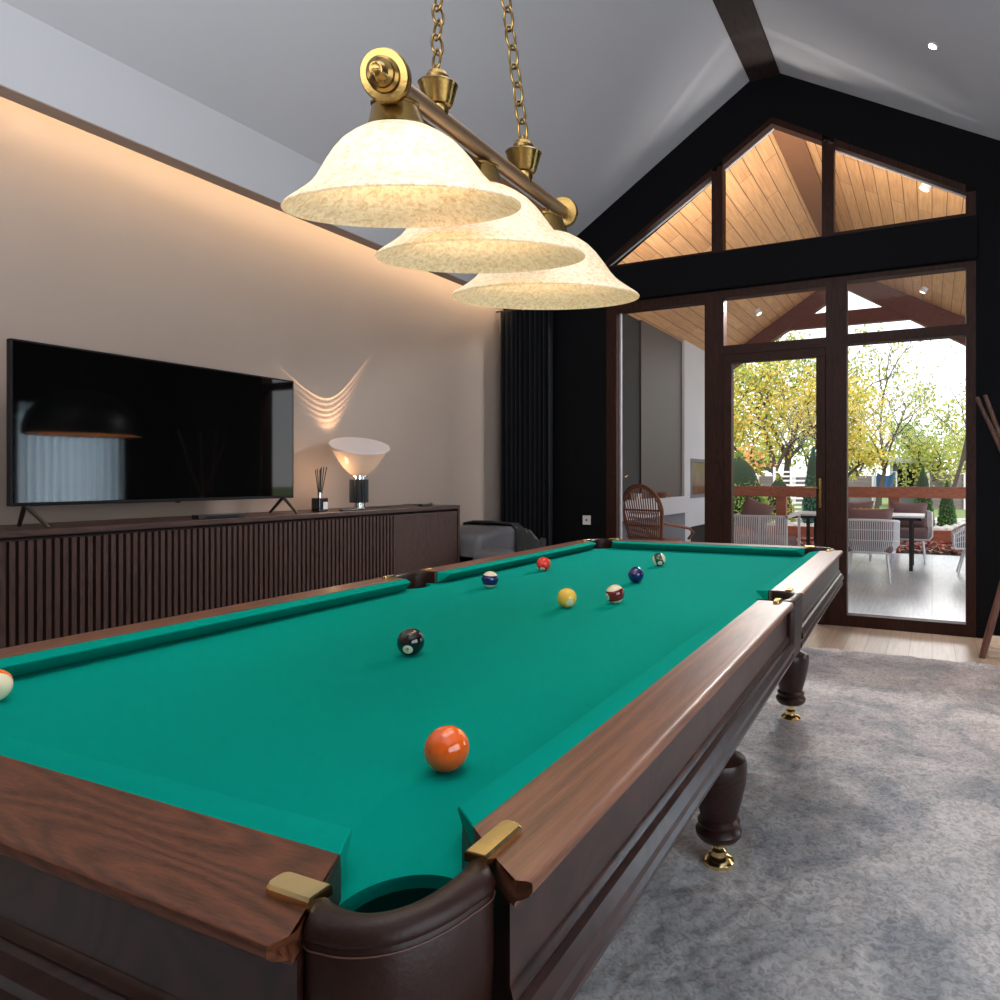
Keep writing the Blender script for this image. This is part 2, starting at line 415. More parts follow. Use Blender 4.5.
# gable panes
t = .035
struct_win('window_4', -2.1, 3.1, [([( -2.84, 3.09), (-1.715, 3.09), (-1.715, 3.115), (-2.76, 3.115)],), ([(-2.84, 3.09), (-2.76, 3.115), (-1.715, gz(-1.715)-t), (-1.715, gz(-1.715)+.02)],),
            (-1.715, -1.665, 3.09, gz(-1.69)-.02)],
           [(-2.80, 3.10), (-1.70, 3.10), (-1.70, gz(-1.70)-.02)], [[(-2.74, 3.118), (-1.715, gz(-1.715)-t-.012), (-1.715, gz(-1.715)-t+.006), (-2.77, 3.118)]])
struct_win('window_5', -1.2, 3.1, [(-1.665, -1.618, 3.09, gz(-1.64)-.02), (-1.618, -.801, 3.08, 3.105),
            ([(-1.618, gz(-1.618)-t), (GA[0], GA[1]-t), (GA[0], GA[1]+.02), (-1.618, gz(-1.618)+.02)],), ([(GA[0], GA[1]-t), (-.801, gz(-.801)-t), (-.801, gz(-.801)+.02), (GA[0], GA[1]+.02)],),
            (-.801, -.755, 3.09, gz(-.77)-.02)],
           [(-1.63, 3.09), (-.79, 3.09), (-.79, gz(-.79)-.02), (GA[0], GA[1]-.01), (-1.63, gz(-1.63)-.02)],
           [[(-1.618, gz(-1.618)-t-.012), (GA[0], GA[1]-t-.012), (GA[0], GA[1]-t+.006), (-1.618, gz(-1.618)-t+.006)]])
struct_win('window_6', -.25, 3.1, [(-.755, -.708, 3.09, gz(-.71)-.02), (-.708, .228, 3.085, 3.12), (.228, .293, 3.09, gz(.29)),
            ([(-.708, gz(-.708)-t), (.228, gz(.228)-t), (.228, gz(.228)+.02), (-.708, gz(-.708)+.02)],)],
           [(-.72, 3.10), (.24, 3.10), (.24, gz(.24)-.01), (-.72, gz(-.72)-.01)],
           [[(-.708, gz(-.708)-t-.010), (.228, gz(.228)-t-.010), (.228, gz(.228)-t+.004), (-.708, gz(-.708)-t+.004)]])
# glazed door
dr = empty('door_1', (-1.19, YB, 0), kind='structure')
b = NB(); box(b, -1.69, -1.609, F0, F1, 0, 2.216); mk('door_jamb', b, M['frame'], dr, True, None)
b = NB(); rect_frame(b, 'x', -1.606, -.773, .0, 2.212, .07, YB-.03, YB+.05)
mk('door_leaf', b, M['frame'], dr, True, None, bevel=.004)
b = NB(); pane(b, [(-1.55, .06), (-.83, .06), (-.83, 2.15), (-1.55, 2.15)], YB+.01); mk('pane', b, M['glass'], dr, True, None)
b = NB(); box(b, -.822, -.800, YB-.042, YB-.03, .93, 1.17)
tube(b, [(-.811, YB-.035, 1.09), (-.811, YB-.075, 1.09), (-.83, YB-.085, 1.09), (-.93, YB-.085, 1.09)], .008)
mk('door_handle', b, M['abrass'], dr, True, .6, bevel=.002)

# outlet on the black wall
oc = empty('wall_socket', (-2.924, YB, .778), 'small white wall socket on the black wall beside the window', 'socket')
b = NB(); box(b, -2.965, -2.883, YB-.010, YB, .735, .821); mk('face_plate', b, M['plastic'], oc, True, None, bevel=.003)
b = NB(); lathe(b, [(.010, 0), (.010, .003)], 12, (-2.924, YB-.012, .778), (0, 1, 0)); mk('socket_hole', b, M['bmetal'], oc, True)

# black curtain with folds
b = NB(); n = 120; rows = []
for j, z in enumerate((.02, 1.2, 2.77)):
    rows.append([b.verts.new((-3.80+.58*i/n, YB-.14+.035*math.sin(i/n*2*PI*11+.3*j)+.008*math.sin(i*.7), z)) for i in range(n+1)])
for A, B in zip(rows, rows[1:]):
    for i in range(n): b.faces.new((A[i], A[i+1], B[i+1], B[i]))
tag(mk('curtain', b, M['curtain'], smooth=1.5), 'black floor-length curtain hanging in vertical folds in the corner', 'curtain')
cr_ = empty('curtain_rail', (-3.5, YB-.14, 2.785), 'slim black rail holding the black corner curtain', 'curtain rail')
b = NB(); tube(b, [(-3.84, YB-.14, 2.782), (-3.2, YB-.14, 2.782)], .008); mk('rail', b, M['bmetal'], cr_, True)
b = NB(); box(b, -3.22, -3.20, YB-.14, YB-.05, 2.775, 2.789); mk('bracket', b, M['bmetal'], cr_, True, None)

# sheer curtain on the right wall window (seen in the TV only)
b = NB(); n = 90; rows = []
for j, z in enumerate((.05, 2.0)):
    rows.append([b.verts.new((XR-.10+.03*math.sin(i/n*2*PI*13), 3.90+1.05*i/n, z)) for i in range(n+1)])
for A, B in zip(rows, rows[1:]):
    for i in range(n): b.faces.new((A[i], A[i+1], B[i+1], B[i]))
ms = bpy.data.materials.new('sheer'); ms.use_nodes = True; nt = ms.node_tree
for q in list(nt.nodes): nt.nodes.remove(q)
o_ = N(nt, 'ShaderNodeOutputMaterial'); d_ = N(nt, 'ShaderNodeBsdfDiffuse'); t_ = N(nt, 'ShaderNodeBsdfTranslucent'); x_ = N(nt, 'ShaderNodeMixShader')
d_.inputs[0].default_value = (.6, .66, .7, 1); t_.inputs[0].default_value = (.55, .66, .72, 1); x_.inputs[0].default_value = .6
nt.links.new(d_.outputs[0], x_.inputs[1]); nt.links.new(t_.outputs[0], x_.inputs[2]); nt.links.new(x_.outputs[0], o_.inputs[0])
tag(mk('sheer_curtain', b, ms, smooth=1.5), 'pale sheer curtain mirrored in the television screen', 'curtain')
# dome pendant mirrored in the TV
dp = empty('dome_pendant', (1.02, 4.1, 1.62), 'large black dome pendant mirrored in the television screen', 'pendant lamp')
b = NB(); lathe(b, [(.50, 0), (.495, .10), (.46, .22), (.38, .34), (.26, .42), (.10, .47), (.02, .48)], 48, (1.02, 4.1, 1.62), None, False, True)
d = mk('lamp_shade', b, M['bmetal'], dp, True, .9)
b = NB(); lathe(b, [(.485, .012), (.48, .10), (.445, .22), (.365, .33), (.25, .405), (.09, .45)], 48, (1.02, 4.1, 1.62), None, False, True)
mk('shade_lining', b, plain('gold_lining', (.75, .48, .25), .6), dp, True, .9)
b = NB(); tube(b, [(1.02, 4.1, 2.1), (1.02, 4.1, roofz(1.02)+.02)], .006); mk('cord', b, M['bmetal'], dp, True)

# recessed ceiling spot
sx, sy = .006, 4.633; sz = roofz(sx)
nrm = Vector((-SR, 0, -1)).normalized()
sp = empty('ceiling_spotlight', (sx, sy, sz), 'small glowing recessed spotlight in the right ceiling slope', 'spotlight')
b = NB(); lathe(b, [(.035, 0), (.035, .006), (.026, .008), (.026, .002)], 24, (sx, sy, sz-.001), nrm, True, False); mk('trim_ring', b, M['whitemetal'], sp, True)
b = NB(); lathe(b, [(.025, 0), (.022, .006)], 20, (sx, sy, sz-.003), nrm); mk('bulb', b, emis('spot_glow', (1, .80, .55), 60), sp, True)

# ------------------------------------------------------------------ rug
b = NB()
RX0, RX1, RY0, RY1 = -2.45, 1.25, -1.0, 4.78
st = .0165; nx = int((RX1-RX0)/st); ny = int((RY1-RY0)/st)
vs = []
for j in range(ny+1):
    row = []
    for i in range(nx+1):
        x = RX0+(RX1-RX0)*i/nx; y = RY0+(RY1-RY0)*j/ny
        e = min(x-RX0, RX1-x, y-RY0, RY1-y)
        h = .004
        if e > 0:
            v = Vector((x, y, 0))
            h = .016+.007*noise.noise(v*7)+.008*noise.noise(v*21+Vector((3, 1, 0)))+.006*noise.noise(Vector((x*48, y*36, 5)))
            h = max(.005, h*min(1, e/.03))
        wob = .012*noise.noise(Vector((x*5, y*5, 9))) if e < .01 else 0
        row.append((x+wob, y+wob, h))
    vs.append(row)
me = bpy.data.meshes.new('rug')
flat = [p for r in vs for p in r]; W = nx+1
me.from_pydata(flat, [], [(j*W+i, j*W+i+1, (j+1)*W+i+1, (j+1)*W+i) for j in range(ny) for i in range(nx)])
m, nt, bb = newmat('shag_rug'); L = nt.links
tc = N(nt, 'ShaderNodeTexCoord'); n1 = N(nt, 'ShaderNodeTexNoise'); n1.inputs['Scale'].default_value = 3.2; n1.inputs['Detail'].default_value = 6; n1.inputs['Roughness'].default_value = .65; n1.inputs['Distortion'].default_value = .8
n2 = N(nt, 'ShaderNodeTexNoise'); n2.inputs['Scale'].default_value = 95; n2.inputs['Detail'].default_value = 8; n2.inputs['Roughness'].default_value = .75
n3 = N(nt, 'ShaderNodeTexNoise'); n3.inputs['Scale'].default_value = 55; n3.inputs['Detail'].default_value = 5; n3.inputs['Distortion'].default_value = 1.0
for q in (n1, n2, n3): L.new(tc.outputs['Object'], q.inputs['Vector'])
cr = N(nt, 'ShaderNodeValToRGB'); cr.color_ramp.elements[0].position = .36; cr.color_ramp.elements[0].color = (.34, .36, .39, 1)
cr.color_ramp.elements[1].position = .64; cr.color_ramp.elements[1].color = (.68, .66, .655, 1)
L.new(n1.outputs['Fac'], cr.inputs[0])
mx = N(nt, 'ShaderNodeMix', data_type='RGBA', blend_type='MULTIPLY'); mx.inputs[0].default_value = .8
c2 = N(nt, 'ShaderNodeValToRGB'); c2.color_ramp.elements[0].position = .34; c2.color_ramp.elements[0].color = (.62, .62, .63, 1); c2.color_ramp.elements[1].position = .58; c2.color_ramp.elements[1].color = (1.15, 1.15, 1.15, 1)
L.new(n3.outputs['Fac'], c2.inputs[0]); L.new(cr.outputs[0], mx.inputs[6]); L.new(c2.outputs[0], mx.inputs[7]); L.new(mx.outputs[2], bb.inputs['Base Color'])
bb.inputs['Roughness'].default_value = 1; bb.inputs['Specular IOR Level'].default_value = .1
bp = N(nt, 'ShaderNodeBump'); bp.inputs['Strength'].default_value = 1; bp.inputs['Distance'].default_value = .009
L.new(n2.outputs['Fac'], bp.inputs['Height']); L.new(bp.outputs[0], bb.inputs['Normal'])
tag(link('shag_rug', me, m, smooth=3), 'thick mottled grey shag rug under the pool table', 'rug')

# ------------------------------------------------------------------ pool table (local frame: u across, v along)
TC = Vector((-1.02, 1.86, 0)); TROT = .025
pt = empty('pool_table', TC, 'large dark mahogany pool table with green cloth and leather pockets', 'pool table', rotz=TROT)
HU, HV = .586, 1.430
ZR, ZC = .834, .794
WU, WV = .095, .107
def strip(bm, prof, org, dr, nr, cutA, cutB, capA=True, capB=True):
    """sweep prof [(w,z)] (closed) along dr starting from org; w outward along nr; cut(w) -> length coord"""
    A = [bm.verts.new((org[0]+dr[0]*cutA(w)+nr[0]*w, org[1]+dr[1]*cutA(w)+nr[1]*w, z)) for w, z in prof]
    B = [bm.verts.new((org[0]+dr[0]*cutB(w)+nr[0]*w, org[1]+dr[1]*cutB(w)+nr[1]*w, z)) for w, z in prof]
    n = len(prof)
    for i in range(n): bm.faces.new((A[i], A[(i+1) % n], B[(i+1) % n], B[i]))
    bm.faces.new(A); bm.faces.new(B)
def railprof(W):
    return [(0, ZC+.003), (0, ZR), (W-.040, ZR), (W-.022, ZR), (W-.016, ZR), (W-.011, ZR), (W-.007, ZR), (W-.003, ZR-.0012), (W-.0005, ZR-.0035), (W, ZR-.006), (W, ZR-.012), (W-.002, ZR-.015), (W-.007, ZR-.0165), (W-.011, ZR-.0175), (W-.0125, ZR-.020), (W-.0125, ZR-.023), (W-.04, ZR-.024), (W-.05, ZC+.003)]
def apronprof(W):
    return [(W-.06, .812), (W-.018, .812), (W-.018, .742), (W-.014, .739), (W-.011, .733), (W-.013, .728), (W-.006, .725), (W-.003, .721), (W+.002, .712), (W+.002, .703), (W-.005, .697), (W-.005, .690), (W-.001, .683), (W-.004, .672), (W-.02, .668), (W-.06, .668)]
cush = [(0, ZR-.001), (-.006, ZR-.0005), (-.040, ZR-.0035), (-.046, ZR-.0055), (-.0475, ZR-.008), (-.045, ZR-.0105), (-.004, ZC+.001), (0, ZC+.001)]
lin = lambda a, b_, W: (lambda w: a+(b_-a)*(w/W))
def rnd(a, b_, W, s=1):      # the end is cut aslant and its outer corner rounded
    return lambda w: a+(b_-a)*(w/W)-s*(.020*(max(0, w-(W-.022))/.022)**2.4 if b_ != a else .006*(max(0, w-(W-.012))/.012)**2)
G = .080      # half gap at the side pockets
VS = {1: .058, -1: -.012}
def addrail(org, dr, nr, W, A, B, mat, cA, cB):
    b = NB(); strip(b, railprof(W), org, dr, nr, rnd(A[0], A[1], W, -1), rnd(B[0], B[1], W, 1)); mk('rail', b, mat, pt, smooth=.55)
    b = NB(); strip(b, apronprof(W), org, dr, nr, lin(A[0], A[1], W), lin(B[0], B[1], W)); mk('apron', b, M['woodd'], pt, smooth=.5)
    b = NB(); strip(b, cush, org, dr, nr, lin(cA[0], cA[1], -.047), lin(cB[0], cB[1], -.047)); mk('cushion', b, M['cloth'], pt, smooth=.55, bevel=.0025)
for su in (1, -1):
    for sv in (-1, 1):
        # long side pieces: length coordinate runs from side pocket (0) to corner
        g0 = G+sv*VS[su]
        addrail((su*HU, 0), (0, sv), (su, 0), WU, (g0, g0), (1.343, 1.413), M['woodv_lit'], (g0, g0+.026), (1.343, 1.306))
for sv in (-1, 1):
    addrail((0, sv*HV), (1, 0), (0, sv), WV, (-.504, -.564), (.504, .564), M['woodu'], (-.504, -.472), (.504, .472))
# cloth-covered bed with pocket cut-outs
CP = (.576, 1.430); RP = .066; SP = .630; RS = .066
def arc(cx, cy, r, a0, a1, n=14): return [(cx+r*math.cos(a0+(a1-a0)*i/n), cy+r*math.sin(a0+(a1-a0)*i/n)) for i in range(n+1)]
EU, EV = HU+.030, HV+.030
def bedquad(vs_):
    # quadrant u>0,v>0 outline from side pocket to corner to end centre
    pts = []
    a = math.acos(min(1, (SP-EU)/RS)); ys_ = RS*math.sin(a)
    q = arc(SP, vs_, RS, PI, PI-a, 8)
    pts += q
    # corner
    du = EU-CP[0]; dv = EV-CP[1]
    a0 = math.acos(du/RP); a1 = math.asin(dv/RP)  # hit u=EU going down; hit v=EV going left
    st_a = -a0; en_a = PI-a1
    # go clockwise through the inside of the table (angle from -a0 down to -(PI+a1))
    pts += arc(CP[0], CP[1], RP, -a0, -(PI+a1), 18)
    pts.append((0, EV))
    return pts
outline = bedquad(VS[1]) + [(-u, v) for u, v in reversed(bedquad(VS[-1]))][1:] + [(-u, -v) for u, v in bedquad(-VS[-1])][1:] + [(u, -v) for u, v in reversed(bedquad(-VS[1]))][1:-1]
b = NB()
top = [b.verts.new((u, v, ZC)) for u, v in outline]; bot = [b.verts.new((u, v, ZC-.03)) for u, v in outline]
f = b.faces.new(top); n = len(top)
for i in range(n): b.faces.new((top[i], top[(i+1) % n], bot[(i+1) % n], bot[i]))
bmesh.ops.triangulate(b, faces=[f])
mk('cloth_bed', b, M['cloth'], pt, smooth=.5)
b = NB(); box(b, -.50, .50, -1.33, 1.33, .56, ZC-.035); mk('underframe', b, M['woodd'], pt, smooth=None)

def crom(pts, sub=4):
    out = []
    P = [pts[0]]+list(pts)+[pts[-1]]
    for i in range(1, len(P)-2):
        for k in range(sub):
            f = k/sub
            out.append(tuple(.5*((2*P[i][a])+(-P[i-1][a]+P[i+1][a])*f+(2*P[i-1][a]-5*P[i][a]+4*P[i+1][a]-P[i+2][a])*f*f+(-P[i-1][a]+3*P[i][a]-3*P[i+1][a]+P[i+2][a])*f**3) for a in range(len(P[0]))))
    out.append(tuple(pts[-1])); return out
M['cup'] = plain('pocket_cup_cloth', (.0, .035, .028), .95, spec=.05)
def pocket(inner, outer, sk0, sk1, cup, cr, su, sv, vo=0):
    st = crom([(*a, *c) for a, c in zip(inner, outer)], 5)
    nst = len(st); b = NB(); rings = []; seam = []; edge = []
    for k, (iu, iv, ou, ov) in enumerate(st):
        f = k/(nst-1)
        pi_ = Vector((iu, iv, 0)); po = Vector((ou, ov, 0)); d = (po-pi_); w = d.length; d.normalize()
        top = ZR+.0015+.0025*math.sin(PI*f)
        sk = sk0 <= f <= sk1
        o2 = po-d*.002; o3 = po-d*.004; zb = .672 if sk else .79
        secs = [(pi_-d*.0005, ZC-.05), (pi_, ZC+.012), (pi_+d*w*.02, top-.008), (pi_+d*w*.18, top-.002), (pi_+d*w*.45, top), (pi_+d*w*.78, top-.0035), (po, top-.012), (po-d*.001, top-.016), (po-d*.0035, top-.0175), (o2, top-.020), (o2, .76), (o3-d*.004, zb)]
        rings.append([b.verts.new((p.x*su, (p.y*-sv)+vo, z)) for p, z in secs])
        if sk: seam.append(((o2.x+d.x*.001)*su, (o2.y+d.y*.001)*-sv+vo, top-.022))
    for A, B in zip(rings, rings[1:]):
        for i in range(len(A)-1): b.faces.new((A[i], A[i+1], B[i+1], B[i]))
    o = mk('pocket_leather', b, M['leather'], pt, smooth=1.0)
    b = NB(); tube(b, seam, .0007, 5)
    for e in (0, -1):
        q = seam[e]; q2 = seam[1 if e == 0 else -2]
        tube(b, [q2, (q2[0], q2[1], .68)], .0007, 5)
    mk('seam', b, M['thread'], o)
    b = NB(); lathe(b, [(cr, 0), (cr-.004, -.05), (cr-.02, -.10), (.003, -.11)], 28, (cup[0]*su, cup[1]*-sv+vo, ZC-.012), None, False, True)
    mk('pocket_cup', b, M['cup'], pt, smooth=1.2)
CI = [(.506, -1.430), (.526, -1.461), (.5385, -1.474), (.559, -1.4815), (.583, -1.482), (.600, -1.472), (.611, -1.454), (.616, -1.425), (.613, -1.393), (.598, -1.370), (.575, -1.347)]
CO = [(.5035, -1.433), (.5225, -1.465), (.5475, -1.508), (.570, -1.512), (.596, -1.506), (.620, -1.490), (.637, -1.464), (.6465, -1.430), (.6465, -1.396), (.602, -1.367), (.578, -1.344)]
SI = [(.580, -.082), (.600, -.078), (.628, -.070), (.648, -.052), (.657, -.020), (.657, .020), (.648, .052), (.628, .070), (.600, .078), (.580, .082)]
SO = [(.580, -.085), (.602, -.0815), (.650, -.0805), (.680, -.080), (.684, -.030), (.684, .030), (.680, .080), (.650, .0805), (.602, .0815), (.580, .085)]
for su in (1, -1):
    for sv in (1, -1): pocket(CI, CO, .12, .88, (.572, -1.424), .058, su, sv)
    pocket(SI, SO, .18, .82, (.622, 0), .055, su, 1, VS[su])
def brass_plate(cx, cy, ang, L_=.056, w=.021):
    b = NB(); n = 10
    out = []
    for i in range(n+1):
        a = -PI/2+PI*i/n
        out.append((L_-.008+.008*math.cos(a), math.copysign(abs(math.sin(a))**.55, math.sin(a))*w/2))
    out += [(0, w/2), (0, -w/2)]
    c, s = math.cos(ang), math.sin(ang)
    lv = []
    for (ins, z) in ((0, ZR-.001), (0, ZR+.0060), (.0022, ZR+.0085)):
        lv.append([b.verts.new((cx+(x*(1-ins/.03*.6)+ins*.4)*c-y*(1-ins*2/w)*s, cy+(x*(1-ins/.03*.6)+ins*.4)*s+y*(1-ins*2/w)*c, z)) for x, y in out])
    for A, B in zip(lv, lv[1:]):
        for i in range(len(A)): b.faces.new((A[i], A[(i+1) % len(A)], B[(i+1) % len(A)], B[i]))
    b.faces.new(lv[0]); b.faces.new(lv[-1])
    mk('brass_plate', b, M['brass'], pt, smooth=.5)
for su in (1, -1):
    for sv in (1, -1):
        brass_plate(su*.543, sv*1.487, 0 if su < 0 else PI, .051, .024)
        brass_plate(su*.6235, sv*1.393, -sv*PI/2, .062, .024)
    for sv in (1, -1): brass_plate(su*.640, sv*.078+VS[su], sv*PI/2, .042, .018)
# legs
def leg(u, v):
    b = NB(); z0 = .075
    prof = [(.040, .075), (.058, .080), (.068, .092), (.070, .104), (.064, .114), (.058, .118), (.062, .124), (.064, .132), (.058, .138), (.054, .142),
            (.060, .165), (.070, .20), (.080, .245), (.085, .285), (.085, .305), (.080, .318), (.060, .328), (.044, .334), (.041, .345), (.044, .353),
            (.058, .360), (.066, .378), (.070, .392), (.070, .400), (.060, .403), (.060, .60)]
    lathe(b, prof, 40, (u, v, .012)); o = mk('leg', b, M['woodd'], pt, smooth=.7)
    b = NB(); lathe(b, [(.046, .008), (.047, .018), (.040, .027), (.024, .033), (.022, .04), (.024, .048), (.016, .056), (.014, .095)], 32, (u, v, .006))
    mk('brass_foot', b, M['brass'], o, smooth=.7)
for su in (1, -1):
    for v in (-1.39, .10, 1.42): leg(su*.44, v)

# ------------------------------------------------------------------ balls
BR = .0285
def ballmat(name, col, stripe=False, num=(1, 0, 0)):
    m, nt, b = newmat(name); L = nt.links
    tc = N(nt, 'ShaderNodeTexCoord')
    nn = N(nt, 'ShaderNodeVectorMath', operation='NORMALIZE'); L.new(tc.outputs['Object'], nn.inputs[0])
    dt = N(nt, 'ShaderNodeVectorMath', operation='DOT_PRODUCT'); dt.inputs[1].default_value = (1, 0, 0); L.new(nn.outputs[0], dt.inputs[0])
    gt = N(nt, 'ShaderNodeMath', operation='GREATER_THAN'); gt.inputs[1].default_value = .93; L.new(dt.outputs['Value'], gt.inputs[0])
    cream = (.80, .70, .50, 1)
    m1 = N(nt, 'ShaderNodeMix', data_type='RGBA')
    if stripe:
        sp_ = N(nt, 'ShaderNodeSeparateXYZ'); L.new(nn.outputs[0], sp_.inputs[0])
        ab = N(nt, 'ShaderNodeMath', operation='ABSOLUTE'); L.new(sp_.outputs['Z'], ab.inputs[0])
        g2 = N(nt, 'ShaderNodeMath', operation='GREATER_THAN'); g2.inputs[1].default_value = .55; L.new(ab.outputs[0], g2.inputs[0])
        m1.inputs[6].default_value = (*col, 1); m1.inputs[7].default_value = cream; L.new(g2.outputs[0], m1.inputs[0])
    else:
        m1.inputs[0].default_value = 0; m1.inputs[6].default_value = (*col, 1)
    m2 = N(nt, 'ShaderNodeMix', data_type='RGBA'); m2.inputs[7].default_value = (.75, .72, .60, 1)
    L.new(gt.outputs[0], m2.inputs[0]); L.new(m1.outputs[2], m2.inputs[6]); L.new(m2.outputs[2], b.inputs['Base Color'])
    b.inputs['Roughness'].default_value = .08; b.inputs['Coat Weight'].default_value = .6; b.inputs['Coat Roughness'].default_value = .03
    return m
def ball(name_label, num, col, stripe, px, py, numdir, axis):
    """px,py world xy; numdir: world direction of number; axis: stripe axis hint"""
    x = Vector(numdir).normalized(); z = Vector(axis); z = (z-x*z.dot(x)).normalized(); y = z.cross(x)
    R = Matrix((x, y, z)).transposed()
    b = NB(); bmesh.ops.create_uvsphere(b, u_segments=48, v_segments=32, radius=BR)
    o = mk('pool_ball', b, ballmat(f'ball_{num}', col, stripe), smooth=3)
    o.matrix_basis = Matrix.Translation((px, py, ZC+BR+.0002)) @ R.to_4x4()
    tag(o, name_label, 'pool ball', 'pool balls on the green cloth')
    cu = bpy.data.curves.new('t', 'FONT'); cu.body = str(num); cu.size = .0125 if num < 10 else .0105; cu.align_x = 'CENTER'; cu.align_y = 'CENTER'; cu.offset = .0003
    to = bpy.data.objects.new('t', cu); COL.objects.link(to); bpy.context.view_layer.update()
    me = bpy.data.meshes.new_from_object(to.evaluated_get(bpy.context.evaluated_depsgraph_get()))
    bpy.data.objects.remove(to)
    bm = bmesh.new(); bm.from_mesh(me)
    bmesh.ops.triangulate(bm, faces=bm.faces[:])
    for v in bm.verts:
        d = Vector((BR, v.co.x, v.co.y)).normalized()*(BR+.00015); v.co = d
    me2 = bpy.data.meshes.new('ball_number'); bm.to_mesh(me2); bm.free()
    link('ball_number', me2, M['bmetal'], o)
    return o
BALLS = [
('solid orange pool ball, the closest whole ball to the camera', 5, (0.8, 0.115, 0.01), False, -0.565, 0.694, (-0.492, -0.723, -0.85), (0, 0, 1)),
('solid black pool ball in the middle of the table', 8, (0.006, 0.006, 0.007), False, -1.003, 1.115, (0.464, -0.887, -0.42), (0, 0, 1)),
('solid yellow pool ball right of the centre of the table', 1, (0.85, 0.52, 0.06), False, -0.96, 1.713, (0.828, -0.719, -0.4), (0, 0, 1)),
('dark red striped cream pool ball beside the yellow one', 15, (0.16, 0.008, 0.008), True, -0.862, 1.832, (-0.608, -0.831, -0.25), (-0.234, -0.328, 1)),
('solid dark blue pool ball behind the red striped one', 2, (0.008, 0.01, 0.1), False, -0.963, 2.223, (-0.237, 0.992, 0.1), (0, 0, 1)),
('dark green striped cream pool ball, farthest from the camera', 14, (0.006, 0.055, 0.025), True, -1.057, 2.687, (0.555, -0.845, -0.55), (0.95, 0.328, 0.35)),
('solid red pool ball near the far left cushion', 3, (0.75, 0.03, 0.015), False, -1.425, 2.351, (0.244, -0.768, -0.75), (0, 0, 1)),
('dark blue striped cream pool ball near the left cushion', 10, (0.008, 0.01, 0.1), True, -1.374, 1.915, (-0.237, 0.992, 0.0), (0.165, -0.309, 1)),
('orange striped cream pool ball cut by the left photo edge', 13, (0.85, 0.16, 0.012), True, -1.427, 0.585, (-0.035, -1.117, 0.1), (1.055, 0.101, -0.1))]
for a in BALLS: ball(*a)

# ------------------------------------------------------------------ billiard light
def look(px, py, d):
    return Vector((0, 0, 0))
BF = empty('billiard_light', (-.93, 1.25, 1.9), 'long antique-brass billiard light with three glowing cream glass bell shades hanging on chains', 'pendant lamp')
A0 = Vector((-0.8023, 0.8302, 1.8198)); A1 = Vector((-1.1319, 1.9997, 2.0677))
bd = (A1-A0).normalized()
UP = Vector((.085, -.145, 1)).normalized()
S = [(Vector((-.840, .924, 1.642)), .200, Vector((.042, -.219, 1)).normalized()), (Vector((-.959, 1.310, 1.685)), .240, Vector((.040, -.162, 1)).normalized()), (Vector((-1.088, 1.814, 1.728)), .2875, Vector((.040, -.121, 1)).normalized())]
b = NB(); tube(b, [A0, A1], [.016, .021], 24); mk('bar', b, M['bar'], BF, True, .6)
b = NB(); off = UP*-.034+bd.cross(UP)*-.004
beam(b, A0+off+bd*.04, A1+off*1.3-bd*.05, .016, .020, UP); mk('lower_bar', b, M['abrass'], BF, True, .6, bevel=.003)
capm = [(.010, -.02), (.036, -.018), (.038, -.014), (.038, -.002), (.036, .001), (.026, .002), (.025, .008), (.021, .012), (.020, .018), (.014, .022), (.011, .030), (.009, .034), (.004, .036)]
for (p, dd, sc) in ((A0, Vector((0.368, -0.848, -0.287)), 1.06), (A1, bd, 1.3)):
    b = NB(); lathe(b, [(r*sc, h*sc) for r, h in capm], 40, p, dd); e = mk('end_cap', b, M['abrass'], BF, True, .5)
    if p is A0:
        # raised scroll ornament on the knob
        q = Vector((0, 0, 1)).rotation_difference(dd.normalized()).to_matrix()
        b = NB(); pts = []
        for i in range(25):
            t = i/24*2-1; a = t*PI*1.15
            pts.append(p+q @ Vector((.0055*math.sin(a), .0085*t, .0375)))
        tube(b, pts, .0015, 6)
        pts = [p+q @ Vector((.0095*math.cos(2*PI*i/20), .0095*math.sin(2*PI*i/20), .0355)) for i in range(20)]
        tube(b, pts, .0012, 6, closed=True)
        mk('scroll_ornament', b, M['abrass'], e, True, .6)
# shades
gm, nt, bb = newmat('scavo_glass'); L = nt.links
for q in list(nt.nodes): nt.nodes.remove(q)
o_ = N(nt, 'ShaderNodeOutputMaterial'); tc = N(nt, 'ShaderNodeTexCoord')
n1 = N(nt, 'ShaderNodeTexNoise'); n1.inputs['Scale'].default_value = 85; n1.inputs['Detail'].default_value = 8; n1.inputs['Roughness'].default_value = .78; n1.inputs['Distortion'].default_value = .5
L.new(tc.outputs['Object'], n1.inputs['Vector'])
c1 = N(nt, 'ShaderNodeValToRGB'); c1.color_ramp.elements[0].position = .36; c1.color_ramp.elements[0].color = (.68, .47, .25, 1); c1.color_ramp.elements[1].position = .56; c1.color_ramp.elements[1].color = (.93, .80, .60, 1)
L.new(n1.outputs['Fac'], c1.inputs[0])
d_ = N(nt, 'ShaderNodeBsdfDiffuse'); t_ = N(nt, 'ShaderNodeBsdfTranslucent'); x_ = N(nt, 'ShaderNodeMixShader'); x_.inputs[0].default_value = .21
g_ = N(nt, 'ShaderNodeBsdfGlossy'); g_.inputs['Roughness'].default_value = .25; x2 = N(nt, 'ShaderNodeMixShader'); x2.inputs[0].default_value = .06
e_ = N(nt, 'ShaderNodeEmission'); e_.inputs['Strength'].default_value = 0.15; ad = N(nt, 'ShaderNodeAddShader')
for q in (d_, t_, e_): L.new(c1.outputs[0], q.inputs[0])
L.new(d_.outputs[0], x_.inputs[1]); L.new(t_.outputs[0], x_.inputs[2]); L.new(x_.outputs[0], x2.inputs[1]); L.new(g_.outputs[0], x2.inputs[2])
